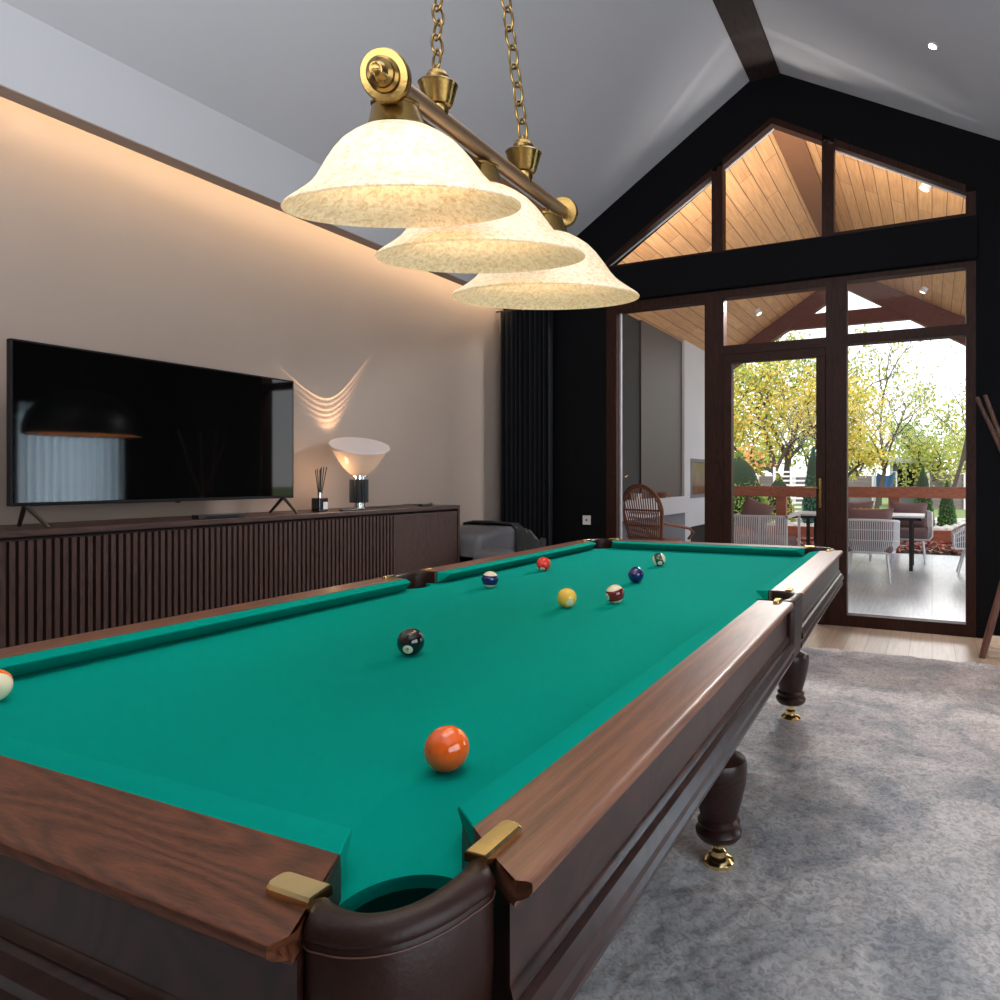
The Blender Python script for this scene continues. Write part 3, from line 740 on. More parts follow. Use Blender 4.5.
L.new(x2.outputs[0], ad.inputs[0]); L.new(e_.outputs[0], ad.inputs[1]); L.new(ad.outputs[0], o_.inputs[0])
M['scavo'] = gm
shp = [(1, 0), (1.004, .012), (.985, .035), (.92, .080), (.84, .135), (.765, .195), (.705, .265), (.655, .34), (.605, .415), (.545, .495), (.47, .575), (.38, .640), (.29, .690), (.235, .697)]
for (c, R, UP) in S:
    b = NB()
    inner = [(max(r-.016, .01), h) for r, h in shp]
    shq = [(r, h*.945) for r, h in shp]; inner = [(max(r-.016, .01), h) for r, h in shq]
    prof = [(r*R, h*R) for r, h in shq] + [(r*R, (h-.012)*R if i else .002) for i, (r, h) in reversed(list(enumerate(inner)))]
    lathe(b, prof, 72, c, UP, False, False)
    sh = mk('glass_shade', b, M['scavo'], BF, True, .9)
    # brass fitter
    b = NB(); lathe(b, [(.255*R, .630*R), (.272*R, .640*R), (.272*R, .657*R), (.248*R, .672*R), (.205*R, .79*R), (.190*R, .835*R), (.20*R, .845*R), (.20*R, .860*R), (.17*R, .870*R), (.06*R, .875*R), (.05*R, .93*R)], 40, c, UP)
    mk('fitter', b, M['abrass'], BF, True, .5)
    b = NB(); sphere(b, c+UP*(.40*R), .028); mk('bulb', b, emis('bulb_glow', (1, .82, .52), 3), BF, True, 2)
    ld = bpy.data.lights.new('bulb_light', 'POINT'); ld.energy = 1.5*(R/.2)**2; ld.color = (1, .79, .50); ld.shadow_soft_size = .045
    lo = bpy.data.objects.new('bulb_light', ld); COL.objects.link(lo); lo.location = c+UP*(.30*R)
# chain hangers
def chain(p0, p1, L_, r, sc=1):
    b = NB(); p0 = Vector(p0); p1 = Vector(p1); d = p1-p0; T = d.length; d.normalize()
    n = max(1, int(T/(L_*.78))); s0 = d.orthogonal().normalized(); s1 = d.cross(s0)
    for i in range(n+1):
        c = p0+d*(i*T/n); s = s0 if i % 2 else s1
        s = (s0*math.cos(.5)+s1*math.sin(.5)) if i % 2 else (s0*-math.sin(.5)+s1*math.cos(.5))
        pts = []
        for k in range(18):
            a = 2*PI*k/18; x = math.cos(a); y = math.sin(a)
            pts.append(c+d*(L_/2*x)+s*(L_*.27*math.copysign(abs(y)**.8, y)))
        tube(b, pts, r, 6, closed=True)
    return b
for (hp, cp, k) in ((Vector((-0.8568, 1.0283, 1.8923)), Vector((-1.0444, 1.3022, 3.322)), 1.0), (Vector((-1.0049, 1.5551, 2.0131)), Vector((-1.0444, 1.3022, 3.322)), 1.30)):
    b = NB()
    lathe(b, [(q[0]*k, q[1]*k) for q in [(.010, -.040), (.018, -.020), (.018, -.012), (.024, -.010), (.027, -.004), (.036, .024), (.038, .028), (.035, .031), (.021, .037), (.021, .043), (.017, .050), (.008, .054), (.005, .062)]], 32, hp, UP)
    mk('hanger_cup', b, M['abrass'], BF, True, .5)
    mk('chain', chain(hp+UP*(.072*k), cp, .044*k, .0027*k), M['abrass'], BF, True, 2)
b = NB(); lathe(b, [(.004, -.05), (.05, -.045), (.065, -.015), (.065, 0)], 32, (-1.26, 1.4, 4.48), (0, 0, 1)); mk('ceiling_canopy', b, M['abrass'], BF, True, .5)


b = NB(); tube(b, [Vector((-1.0444, 1.3022, 3.322))+Vector((.03*math.cos(k/16*2*PI), 0, .03*math.sin(k/16*2*PI))) for k in range(16)], .004, 6, closed=True); mk('hook_ring', b, M['abrass'], BF, True, 2)
mk('chain', chain(Vector((-1.0444, 1.3022, 3.322)), Vector((-1.26, 1.4, 4.44)), .045, .0035), M['abrass'], BF, True, 2)

# ------------------------------------------------------------------ TV cabinet side
CBX0, CBX1, CBY0, CBY1, CBZ = -3.855, -3.40, .20, 4.34, .955
cab = empty('media_cabinet', (-3.63, 2.3, 0), 'long dark walnut media cabinet with vertical slatted doors below the television', 'cabinet')
b = NB()
box(b, CBX0, CBX1, CBY0, CBY1, CBZ-.028, CBZ); box(b, CBX0, CBX1, CBY0, CBY0+.025, .10, CBZ-.028); box(b, CBX0, CBX1, CBY1-.025, CBY1, .10, CBZ-.028)
box(b, CBX0, CBX1, CBY0+.025, CBY1-.025, .10, .13)
mk('carcass', b, M['walnuth'], cab, True, None, bevel=.003)
b = NB(); box(b, CBX0, CBX1-.045, CBY0+.025, CBY1-.025, .13, CBZ-.028); mk('interior', b, M['cavity'], cab, True, None)
b = NB(); box(b, CBX0+.05, CBX1-.08, CBY0+.1, CBY1-.1, 0, .10); mk('plinth', b, M['cavity'], cab, True, None)
YD = 3.615
for i in range(4):
    y0 = CBY0+.03+(YD-CBY0-.03)*i/4; y1 = CBY0+.03+(YD-CBY0-.03)*(i+1)/4
    b = NB(); box(b, CBX1-.044, CBX1-.030, y0, y1-.003, .135, CBZ-.040)
    k = int((y1-y0)/.0305)
    for j in range(k):
        yy = y0+(y1-y0)*j/k
        box(b, CBX1-.032, CBX1-.006, yy+.003, yy+.021, .135, CBZ-.045)
    mk('slatted_door', b, M['walnut'], cab, True, None)
b = NB(); box(b, CBX1-.035, CBX1-.008, YD+.002, CBY1-.028, .135, CBZ-.045); mk('flat_door', b, M['walnut'], cab, True, None, bevel=.002)

tv = empty('television', (-3.57, 2.22, CBZ), 'large flat black television standing on the walnut cabinet, reflecting a lamp', 'television')
TY0, TY1, TZ0, TZ1, TX = 1.520, 2.925, 1.048, 1.765, -3.55
b = NB(); box(b, TX-.035, TX-.002, TY0, TY1, TZ0, TZ1); mk('housing', b, M['tvblack'], tv, True, None, bevel=.004)
m, nt, bb = newmat('tv_screen'); bb.inputs['Base Color'].default_value = (.002, .002, .002, 1); bb.inputs['Roughness'].default_value = .06; bb.inputs['Specular IOR Level'].default_value = .55
nz = N(nt, 'ShaderNodeTexNoise'); nz.inputs['Scale'].default_value = 3; mr = N(nt, 'ShaderNodeMapRange'); mr.inputs[3].default_value = .025; mr.inputs[4].default_value = .04
nt.links.new(nz.outputs['Fac'], mr.inputs[0]); nt.links.new(mr.outputs[0], bb.inputs['Roughness'])
b = NB(); box(b, TX-.002, TX-.0005, TY0+.010, TY1-.010, TZ0+.016, TZ1-.010); mk('screen', b, m, tv, True, None)
b = NB(); box(b, TX-.002, TX+.002, (TY0+TY1)/2-.012, (TY0+TY1)/2+.012, TZ0-.006, TZ0+.001); mk('sensor', b, M['tvblack'], tv, True, None)
for y in (TY0+.06, TY1-.06):
    b = NB()
    for sx_ in (1, -1):
        tube(b, [(TX-.02, y, TZ0+.006), (TX-.02+sx_*.115, y+(.03 if y < 2 else .0), CBZ+.006)], [.010, .008], 8)
        sphere(b, (TX-.02+sx_*.115, y+(.03 if y < 2 else .0), CBZ+.006), .009, u=10, v=6)
    mk('foot', b, M['metald'], tv, True, .6)

sb = empty('media_box', (-3.47, 2.38, CBZ), 'flat black media box lying on the cabinet in front of the television', 'media box')
b = NB(); box(b, -3.50, -3.44, 2.26, 2.52, CBZ, CBZ+.022); mk('body', b, M['bmetal'], sb, True, None, bevel=.004)
b = NB(); box(b, -3.4405, -3.439, 2.30, 2.48, CBZ+.006, CBZ+.016); mk('front_panel', b, M['tvblack'], sb, True, None)
sp = empty('round_speaker', (-3.5, 1.44, CBZ), 'black round speaker at the left end of the cabinet top', 'speaker')
b = NB(); sphere(b, (-3.56, 1.40, CBZ+.075), .065, sz=1.1, u=28, v=18); mk('body', b, M['bmetal'], sp, True, 2)
b = NB(); lathe(b, [(.040, 0), (.042, .008), (.036, .014)], 24, (-3.56, 1.40, CBZ)); mk('base', b, M['bmetal'], sp, True)

# table lamp with tilted reflector
LX, LY = -3.60, 3.49
tl = empty('table_lamp', (LX, LY, CBZ), 'table lamp with tilted white reflector over a glass bowl on a black fluted base', 'table lamp')
b = NB(); n = 64; rr = []
for z in (CBZ+.045, CBZ+.205):
    rr.append([b.verts.new((LX+(.062 if (k % 4 < 2) else .054)*math.cos(2*PI*k/n), LY+(.062 if (k % 4 < 2) else .054)*math.sin(2*PI*k/n), z)) for k in range(n)])
for k in range(n): b.faces.new((rr[0][k], rr[0][(k+1) % n], rr[1][(k+1) % n], rr[1][k]))
b.faces.new(rr[0]); b.faces.new(rr[1])
mk('fluted_base', b, M['bmetal'], tl, True, None)
b = NB(); lathe(b, [(.046, 0), (.046, .01), (.040, .012), (.040, .045)], 32, (LX, LY, CBZ+.0)); mk('foot_ring', b, M['chrome'], tl, True, .6)
b = NB(); lathe(b, [(.042, 0), (.042, .018), (.056, .019), (.056, .026), (.03, .028)], 32, (LX, LY, CBZ+.205)); mk('collar', b, M['chrome'], tl, True, .6)
tilt = Vector((.20, -.10, 1)).normalized()
bowl = glassm('bowl_glass', .5, (1, .93, .86))
b = NB(); prof = [(.050, .0), (.066, .012), (.105, .05), (.140, .10), (.165, .145), (.178, .170)]
lathe(b, prof, 48, (LX, LY, CBZ+.233), (.10, -.06, 1), True, False)
m2, nt, bb = newmat('frosted_bowl'); bb.inputs['Base Color'].default_value = (.85, .65, .5, 1); bb.inputs['Alpha'].default_value = .50; bb.inputs['Roughness'].default_value = .15
bb.inputs['Emission Color'].default_value = (1, .66, .42, 1); bb.inputs['Emission Strength'].default_value = .12
mk('glass_bowl', b, m2, tl, True, .9)
cD = Vector((LX+.02, LY-.012, CBZ+.432))
b = NB(); lathe(b, [(.193, .0), (.198, .004), (.196, .010), (.15, .012), (.07, .006), (.004, .002)], 56, cD, (.30, -.17, 1), True, False)
mk('reflector_dish', b, plain('dish_white', (.62, .56, .56), .35), tl, True, .6)

# reed diffuser
DX, DY = -3.56, 3.125
rd = empty('reed_diffuser', (DX, DY, CBZ), 'black reed diffuser bottle with dark reeds beside the table lamp', 'diffuser')
b = NB(); box(b, DX-.036, DX+.036, DY-.036, DY+.036, CBZ, CBZ+.088); mk('bottle', b, plain('black_glass', (.01, .008, .009), .1, spec=.7), rd, True, None, bevel=.006, bseg=3)
b = NB(); lathe(b, [(.014, .088), (.014, .112), (.018, .113), (.018, .122), (.010, .123)], 20, (DX, DY, CBZ)); mk('neck', b, M['chrome'], rd, True)
b = NB(); box(b, DX+.036, DX+.0370, DY-.004, DY+.030, CBZ+.015, CBZ+.062); mk('paper_label', b, M['plastic'], rd, True, None)
for k in range(7):
    a = k*2.4; r_ = .035*(.4+.6*((k*37) % 7)/6)
    b = NB(); tube(b, [(DX, DY, CBZ+.05), (DX+r_*math.cos(a), DY+r_*1.3*math.sin(a), CBZ+.285-.01*(k % 3))], .0028, 6); mk('reed', b, M['bmetal'], rd, True)
rc = empty('remote_control', (-3.47, 3.28, CBZ), 'slim black remote control lying on the cabinet beside the table lamp', 'remote')
b = NB(); box(b, -3.485, -3.45, 3.21, 3.40, CBZ, CBZ+.012); mk('body', b, M['bmetal'], rc, True, None, bevel=.004)
b = NB(); lathe(b, [(.009, 0), (.008, .002)], 16, (-3.467, 3.36, CBZ+.012)); mk('button', b, M['metald'], rc, True)
ps = empty('power_adapter', (-3.52, 4.1, CBZ), 'small black power adapter with cable near the cabinet right end', 'adapter')
b = NB(); box(b, -3.545, -3.505, 4.02, 4.14, CBZ, CBZ+.018); mk('body', b, M['bmetal'], ps, True, None, bevel=.004)
b = NB(); tube(b, [(-3.53, 4.14, CBZ+.008), (-3.55, 4.19, CBZ+.012), (-3.6, 4.24, CBZ+.02), (-3.66, 4.27, CBZ+.006), (-3.75, 4.25, CBZ+.004), (-3.83, 4.2, CBZ+.004)], .0025, 6)
tube(b, [(-3.53, 4.02, CBZ+.008), (-3.56, 3.94, CBZ+.02), (-3.6, 3.85, CBZ+.012), (-3.62, 3.7, CBZ+.004), (-3.60, 3.56, CBZ+.004)], .0025, 6)
mk('cable', b, M['bmetal'], ps, True)

# sofa end and blanket
sf = empty('sofa', (-3.5, 4.95, 0), 'grey fabric sofa in the corner, mostly hidden behind the pool table', 'sofa')
def rbox(name, x0, x1, y0, y1, z0, z1, mat, par, bev=.05, seg=4):
    b = NB(); box(b, x0, x1, y0, y1, z0, z1); return mk(name, b, mat, par, True, 1.2, bevel=bev, bseg=seg)
rbox('base', -3.84, -3.02, 4.42, 5.38, .06, .36, M['sofa'], sf, .03)
rbox('seat_cushion', -3.80, -3.02, 4.56, 5.38, .36, .50, M['sofa'], sf, .05)
rbox('armrest', -3.84, -3.04, 4.40, 4.62, .10, .60, M['sofa'], sf, .06)
b = NB()
prism(b, [(4.40, .40), (5.36, .40), (5.36, .60), (5.22, .70), (4.98, .755), (4.70, .745), (4.48, .715), (4.40, .68)], 'x', -3.84, -3.27)
mk('backrest', b, M['sofa'], sf, True, 1.2, bevel=.05, bseg=4)
for x in (-3.78, -3.1):
    for y in (4.5, 5.3):
        b = NB(); lathe(b, [(.02, 0), (.025, .06)], 12, (x, y, 0)); mk('leg', b, M['bmetal'], sf, True)
b = NB(); n = 22; g = []
path = [(-3.845, .55), (-3.845, .70), (-3.82, .765), (-3.70, .785), (-3.50, .79), (-3.31, .78), (-3.25, .72), (-3.235, .62), (-3.225, .54), (-3.16, .522), (-3.06, .518)]
for i, (x, z) in enumerate(path):
    r = []
    for j in range(n+1):
        y = 4.90+.46*j/n; dz = -max(0, (y-4.98))*.40-(.25*max(0, y-5.18)) if 1 < i < 7 else 0
        r.append(b.verts.new((max(x, -3.83)+.012*math.sin(j*1.1+i*.3), y+.02*math.sin(i*1.3), z+dz+.010*math.sin(j*.9+i*.5))))
    g.append(r)
for A, B in zip(g, g[1:]):
    for j in range(n): b.faces.new((A[j], A[j+1], B[j+1], B[j]))
o = mk('blanket', b, M['blanket'], smooth=3); s_ = o.modifiers.new('s', 'SOLIDIFY'); s_.thickness = .018
tag(o, 'dark charcoal blanket draped over the grey sofa back', 'blanket')

# coat stand at right
CX, CY = .53, 5.10
cs = empty('coat_stand', (CX, CY, 0), 'dark wooden coat stand of crossed slanting poles by the black wall', 'coat stand')
bots = [(-.235, -.124), (.42, -.10), (.05, .32), (.36, .22)]
tops = [(.20, .06), (-.252, .10), (.14, -.24), (-.21, -.02)]
for (p, q) in zip(bots, tops):
    b = NB(); P = Vector((CX+p[0], CY+p[1], .0)); Q = Vector((CX+q[0], CY+q[1], 1.72))
    tube(b, [P, P.lerp(Q, .1), P.lerp(Q, .5), Q], [.020, .024, .018, .013], 10); mk('pole', b, M['rack'], cs, True, .7)
pb = empty('plinth_block', (CX+.1, CY, 0), 'pale oak display plinth on the floor behind the coat stand', 'plinth')
b = NB(); box(b, CX-.20, CX+.45, CY-.10, CY+.30, 0, .055); mk('board', b, M['palewood'], pb, True, None, bevel=.004)
b = NB(); box(b, CX-.18, CX+.43, CY-.08, CY+.28, .055, .070); mk('top_board', b, M['palewood'], pb, True, None, bevel=.003)

# ------------------------------------------------------------------ outdoors: porch
PY1 = 11.35
b = NB(); box(b, -3.4, 4.2, YE, PY1, -.12, 0); tag(mk('patio_paving', b, M['tiles'], smooth=None), kind='structure')
b = NB()
prism(b, [(-1.26, roofz(-1.385)+.08), (-4.0, roofz(-4.0)), (-4.0, roofz(-4.0)+.15), (-1.26, 4.78)], 'y', YE, 12.0)
prism(b, [(-1.26, roofz(-1.135)+.07), (2.0, roofz(2.0)), (2.0, roofz(2.0)+.15), (-1.26, 4.78)], 'y', YE, 12.0)
tag(mk('porch_ceiling', b, M['planks'], smooth=None), kind='structure')
rb = empty('porch_ridge_beam', (-1.26, 9, 4.5), 'brown wooden ridge beam under the plank porch ceiling', 'beam')
b = NB(); box(b, -1.385, -1.135, YE, 12.0, 4.47, 4.60); mk('beam', b, plain('ridge_cedar', (.20, .085, .038), .6, var=.1, vscale=4), rb, True, None)
# porch end truss
tr = empty('porch_truss', (-1.26, 11.6, 3.6), 'dark red-brown timber roof truss at the far end of the porch', 'truss')
def rz(x): return 4.36-.60*abs(x+1.2)
for s, nm in ((-1, 'rafter'), (1, 'rafter')):
    xe = -3.40 if s < 0 else 1.7
    x1 = -1.26+s*.13
    b = NB(); prism(b, [(-1.26, 4.46), (-1.26, 4.25), (xe, 4.25-.61*abs(xe+1.26)), (xe, roofz(xe)-.005), (x1, roofz(x1)-.005), (x1, 4.46)], 'y', 11.52, 11.68)
    mk(nm, b, M['rafter'], tr, True, None, bevel=.005)
b = NB(); box(b, -2.25, -.15, 11.54, 11.66, 3.67, 3.90); mk('tie_beam', b, M['rafter'], tr, True, None, bevel=.005)
for i, (x, z) in enumerate([(-2.35, 3.86), (-2.2, 3.80), (-2.05, 3.86), (-.55, 4.05), (-.30, 4.06), (-.12, 4.0), (-.30, 3.86), (-.12, 3.85), (.05, 3.82), (-2.6, 3.7), (-2.45, 3.6)]):
    b = NB(); lathe(b, [(.016, 0), (.010, .014)], 8, (x, 11.52, z), (0, -1, 0)); mk('bolt', b, M['metald'], tr, True)
for (x, y) in ((-2.49, 10.5), (-.09, 10.7), (-.03, 6.8)):
    z = roofz(x); nn_ = Vector((.64 if x < -1.2 else -.56, 0, -1)).normalized()
    lab = {-2.49: 'small lit spotlight on the left slope of the plank porch ceiling', -.09: 'small lit spotlight at the far right of the plank porch ceiling', -.03: 'small lit spotlight on the porch ceiling seen through the right gable pane'}[x]
    s_ = empty('porch_spotlight', (x, y, z), lab, 'spotlight', 'porch ceiling spotlights')
    b = NB(); lathe(b, [(.05, 0), (.05, .07), (.042, .075), (.042, .06)], 20, (x, y, z), nn_, True, False); mk('housing', b, M['whitemetal'], s_, True)
    b = NB(); lathe(b, [(.040, .055), (.038, .068)], 16, (x, y, z), nn_); mk('bulb', b, emis('porch_glow', (1, .85, .6), 9), s_, True)

# porch side wall with the outdoor fireplace
b = NB(); box(b, -3.75, -3.42, YE, 12.0, 0, 3.25); tag(mk('wall_porch', b, M['stone'], smooth=None), kind='structure')
b = NB(); box(b, -3.42, -3.40, 8.02, 9.58, .90, 3.24); tag(mk('wall_panel', b, M['panel'], smooth=None), 'tall taupe panel on the porch side wall above the ledge', 'wall panel')
fp = empty('outdoor_fireplace', (-3.5, 10.3, 0), 'pale concrete fireplace with glass firebox and long ledge on the porch side', 'fireplace')
b = NB()
box(b, -3.42, -3.36, 9.58, 9.86, .0, 3.24); box(b, -3.42, -3.36, 11.0, 12.0, .0, 3.24); box(b, -3.42, -3.36, 9.86, 11.0, 1.47, 3.24); box(b, -3.42, -3.36, 9.86, 11.0, .42, .86)
mk('chimney', b, M['concrete'], fp, True, None)
b = NB(); box(b, -3.42, -3.30, 7.2, 9.58, .66, .90); mk('ledge', b, M['concrete'], fp, True, None, bevel=.005)
b = NB(); box(b, -3.42, -3.35, 7.2, 9.58, 0, .66); mk('base', b, M['recess'], fp, True, None)
b = NB(); rect_frame(b, 'y', 9.86, 11.0, .86, 1.47, .05, -3.40, -3.35); mk('firebox_frame', b, M['recess'], fp, True, None)
b = NB(); box(b, -3.40, -3.38, 9.91, 10.95, .91, 1.42); mk('firebox_glass', b, plain('firebox', (.16, .10, .065), .15, var=.7, vscale=2.5), fp, True, None)
b = NB(); box(b, -3.44, -3.41, 9.86, 11.0, 0, .42); mk('log_recess', b, M['cavity'], fp, True, None)
for i in range(7):
    y = 9.98+.15*i
    o = empty('firewood_log', (-3.36, y, .05), 'split firewood log stacked in the recess under the outdoor fireplace', 'firewood', 'firewood under the outdoor fireplace')
    b = NB(); lathe(b, [(.06, -.18), (.065, 0), (.06, .18)], 9, (-3.24, y, .065+.0*(i % 2)), (1, .1*((i % 3)-1), 0)); mk('log', b, M['bark'], o, True, .4)
bk = empty('wicker_basket', (-3.36, 8.35, .9), 'low woven tray on the fireplace ledge behind the rattan chair', 'basket')
b = NB(); lathe(b, [(.09, 0), (.14, .06), (.135, .07), (.085, .015)], 24, (-3.36+.0, 8.55, .90), None, True, True); mk('bowl', b, M['rattan'], bk, True)
cb = empty('small_box', (-3.36, 7.75, .9), 'small white box on the dark end of the fireplace ledge', 'box')
b = NB(); box(b, -3.40, -3.32, 7.70, 7.84, .90, .97); mk('body', b, M['plastic'], cb, True, None, bevel=.004)
b = NB(); box(b, -3.405, -3.315, 7.695, 7.845, .965, .975); mk('lid', b, M['plastic'], cb, True, None)

# railing
rl = empty('porch_railing', (-1, 11.6, 0), 'red-brown wooden railing with a broad top board along the porch edge', 'railing')
b = NB(); box(b, -3.4, 4.2, 11.56, 11.62, .855, 1.03); mk('top_board', b, M['railwood'], rl, True, None, bevel=.005)
for x in (-3.34, -2.34, -.55, 1.7, 3.6):
    b = NB(); box(b, x-.085, x+.085, 11.62, 11.74, -.1, .855); mk('post', b, M['railwood'], rl, True, None, bevel=.005)
# garden ground
b = NB(); box(b, -40, 40, PY1, 13.35, -.25, -.02); tag(mk('garden_bed', b, M['bark'], smooth=None), kind='structure')
b = NB(); box(b, -40, 40, 13.35, 19, -.25, .16); tag(mk('gravel_bed', b, M['gravel'], smooth=None), kind='structure')
b = NB(); box(b, -60, 60, 19, 90, -.25, .15); tag(mk('garden_lawn', b, M['grass'], smooth=None), kind='structure')
te = empty('timber_edging', (-1, 13.3, 0), 'red-brown timber edging board at the front of the gravel bed', 'edging')
b = NB(); box(b, -8, 6, 13.25, 13.35, -.05, .24); mk('board', b, M['railwood'], te, True, None, bevel=.005)
for x in (-4.2, -1.6, 1.2):
    b = NB(); box(b, x-.05, x+.05, 13.2, 13.25, -.05, .26); mk('stake', b, M['railwood'], te, True, None)
def scatter(name, n, x0, x1, y0, y1, z, s0, s1, mats, up):
    vs = []; fs = []; mi = []
    for i in range(n):
        x = random.uniform(x0, x1); y = random.uniform(y0, y1); s = random.uniform(s0, s1)
        R = Matrix.Rotation(random.uniform(0, 6.28), 3, 'Z') @ Matrix.Rotation(random.uniform(-.9, .9), 3, 'X')
        k = len(vs)
        for p in ((-1, 0, 0), (0, -.6, .15), (1, 0, 0), (0, .6, .15)): vs.append(tuple(R @ (Vector(p)*s)+Vector((x, y, z+random.uniform(0, up)))))
        fs.append((k, k+1, k+2, k+3)); mi.append(random.randrange(len(mats)))
    me = bpy.data.meshes.new(name); me.from_pydata(vs, [], fs)
    for m_ in mats: me.materials.append(m_)
    me.polygons.foreach_set('material_index', mi); me.update()
    o = bpy.data.objects.new(name, me); COL.objects.link(o); return o
tag(scatter('fallen_leaves', 2600, -3.4, 2.6, 11.45, 13.2, .0, .04, .09, [M['redleaf'], M['redleaf'], M['redleaf2'], M['bark']], .05), 'red fallen leaves covering the bed beyond the paving', 'leaves', kind='stuff')
def pebbles():
    b = NB()
    for i in range(420):
        x = random.uniform(-5, 3.5); y = random.uniform(13.5, 18.5); s = random.uniform(.05, .16)
        bmesh.ops.create_icosphere(b, subdivisions=1, radius=s, matrix=Matrix.Translation((x, y, .17)) @ Matrix.Diagonal((1, random.uniform(.6, 1), random.uniform(.35, .7), 1)))
    return b
tag(mk('garden_stones', pebbles(), plain('garden_stone', (.42, .40, .38), .9, var=.5, vscale=3), smooth=None), 'pale stones strewn over the gravel bed', 'stones', kind='stuff')

# ---------------- plants
def leaves_mesh(name, pts, size, mat, par):
    vs = []; fs = []
    for p in pts:
        s = size*random.uniform(.6, 1.3)
        a = Vector((random.gauss(0, 1), random.gauss(0, 1), random.gauss(0, 1))).normalized(); c = a.orthogonal().normalized()*.6
        k = len(vs); P = Vector(p)
        for q in (P-a*s, P-c*s, P+a*s, P+c*s): vs.append(tuple(q))
        fs.append((k, k+1, k+2, k+3))
    me = bpy.data.meshes.new(name); me.from_pydata(vs, [], fs); me.materials.append(mat)
    o = bpy.data.objects.new(name, me); COL.objects.link(o); o.parent = par; o.matrix_parent_inverse = root_inv(par); tag(o, kind='stuff'); return o
def tree(label, x, y, z0, h, cr, mat, nl, size, trunk=.09, first=.3, spread=.75, group='garden trees', lean=0, fill=.5, levels=4):
    o = empty('garden_tree', (x, y, z0), label, 'tree', group)
    b = NB(); tips = []
    def grow(p, d, L_, r, lv):
        pts = [p]; q = p.copy(); dd = d.copy(); k = 4
        for i in range(k):
            dd = (dd+Vector((random.gauss(0, .14), random.gauss(0, .14), random.gauss(0, .08)))).normalized(); q = q+dd*(L_/k); pts.append(q.copy())
        tube(b, pts, [r*(1-.45*i/k) for i in range(k+1)], 5)
        if lv >= 2: tips.extend(pts[1:])
        if lv < levels:
            for j in range(3 if lv else 5):
                t = random.randint(2, 4) if lv else random.randint(2, 4)
                ang = random.uniform(0, 6.28); dn = (dd*.8+Vector((math.cos(ang), math.sin(ang), .15))*spread).normalized()
                grow(pts[t], dn, L_*random.uniform(.55, .75), r*.5, lv+1)
    grow(Vector((x, y, z0)), Vector((lean, 0, 1)).normalized(), h*.5, trunk, 0)
    mk('trunk', b, M['bark'], o, True, 1)
    pts = []
    cz = z0+h*.62
    for i in range(nl):
        if random.random() < fill:
            c = random.choice(tips); pts.append(c+Vector((random.gauss(0, 1), random.gauss(0, 1), random.gauss(0, .8)))*cr*.13)
        else:
            v = Vector((random.gauss(0, 1), random.gauss(0, 1), random.gauss(0, 1))).normalized()*random.random()**.4
            if noise.noise(v*2.3+Vector((x, y, 0))) > -.12: pts.append(Vector((x+lean*h*.4, y, cz))+Vector((v.x*cr, v.y*cr, v.z*h*.38)))
    leaves_mesh('foliage', pts, size, mat, o); return o
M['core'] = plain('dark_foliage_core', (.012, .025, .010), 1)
def conifer(label, x, y, z0, h, r, mat, n, size, name='garden_conifer', group=None):
    o = empty(name, (x, y, z0), label, 'conifer', group)
    b = NB(); tube(b, [(x, y, z0), (x, y, z0+h*.9)], [.04, .01], 6); mk('trunk', b, M['bark'], o, True)
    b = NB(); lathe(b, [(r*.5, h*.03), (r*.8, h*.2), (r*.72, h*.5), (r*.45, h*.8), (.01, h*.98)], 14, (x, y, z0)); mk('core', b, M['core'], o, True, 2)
    pts = []
    for i in range(n):
        t = random.random(); a = random.uniform(0, 6.28); rr_ = r*(1-t**1.8)*(.75+.3*random.random())*(1 if t > .1 else .7+3*t)
        pts.append((x+rr_*math.cos(a), y+rr_*math.sin(a), z0+h*t))
    leaves_mesh('foliage', pts, size, mat, o)
random.seed(11)
tree('broad yellow autumn tree seen through the glazed door', -3.75, 19, .1, 5.0, 2.1, M['lyellow'], 7500, .058, trunk=.12, spread=.9)
tree('taller green tree behind the yellow autumn tree', -4.6, 23, .1, 6.9, 2.6, M['lmix'], 4200, .058, trunk=.15, fill=.8)
tree('yellow-green tree at the left of the tall right pane', -2.1, 19.5, .1, 3.9, 1.15, M['lyellow'], 5600, .055, trunk=.10, spread=.85)
tree('green tree rising above the yellow-green one in the right pane', -1.55, 22, .1, 5.2, 1.1, M['lmix'], 1300, .06, trunk=.08, fill=.8)
random.seed(23)
tree('tall slender sparse tree at the right of the tall pane', .20, 17.2, .1, 6.0, .8, M['lgrey'], 800, .036, trunk=.055, spread=.45, fill=.9)
tree('low rounded orange-green tree beside the grey shed', -.35, 25, .1, 2.5, 1.3, M['lmix'], 2200, .065, trunk=.08)
tree('dense green tree at the far left of the garden', -6.6, 20, .1, 6.5, 2.2, M['lgreen'], 3800, .075, trunk=.12)
tree('green tree behind the shed at the far right', 1.6, 27, .1, 3.0, 1.8, M['lmix'], 3200, .075, trunk=.12)
tree('small orange-leaved shrub behind the railing by the door', -4.15, 16.5, .1, 2.0, .45, M['lorange'], 420, .05, trunk=.03)
conifer('leafy green shrub just behind the railing, left of the door view', -3.95, 14.9, .0, 1.75, .75, M['lgreen'], 5200, .042, 'garden_shrub')
conifer('second green shrub behind the railing beside the white slatted fence', -3.25, 15.9, .0, 1.25, .40, M['lmix'], 2400, .038, 'garden_shrub')
conifer('blue-green columnar conifer beside the door handle view', -2.42, 15.6, .1, 1.75, .26, M['lblue'], 3600, .030)
conifer('bright green columnar conifer in front of the grey shed', -.165, 15, .1, 1.30, .21, M['ldark'], 3200, .026)
conifer('small green columnar conifer right of the taller one', .272, 15, .1, 1.02, .18, M['ldark'], 2400, .024)
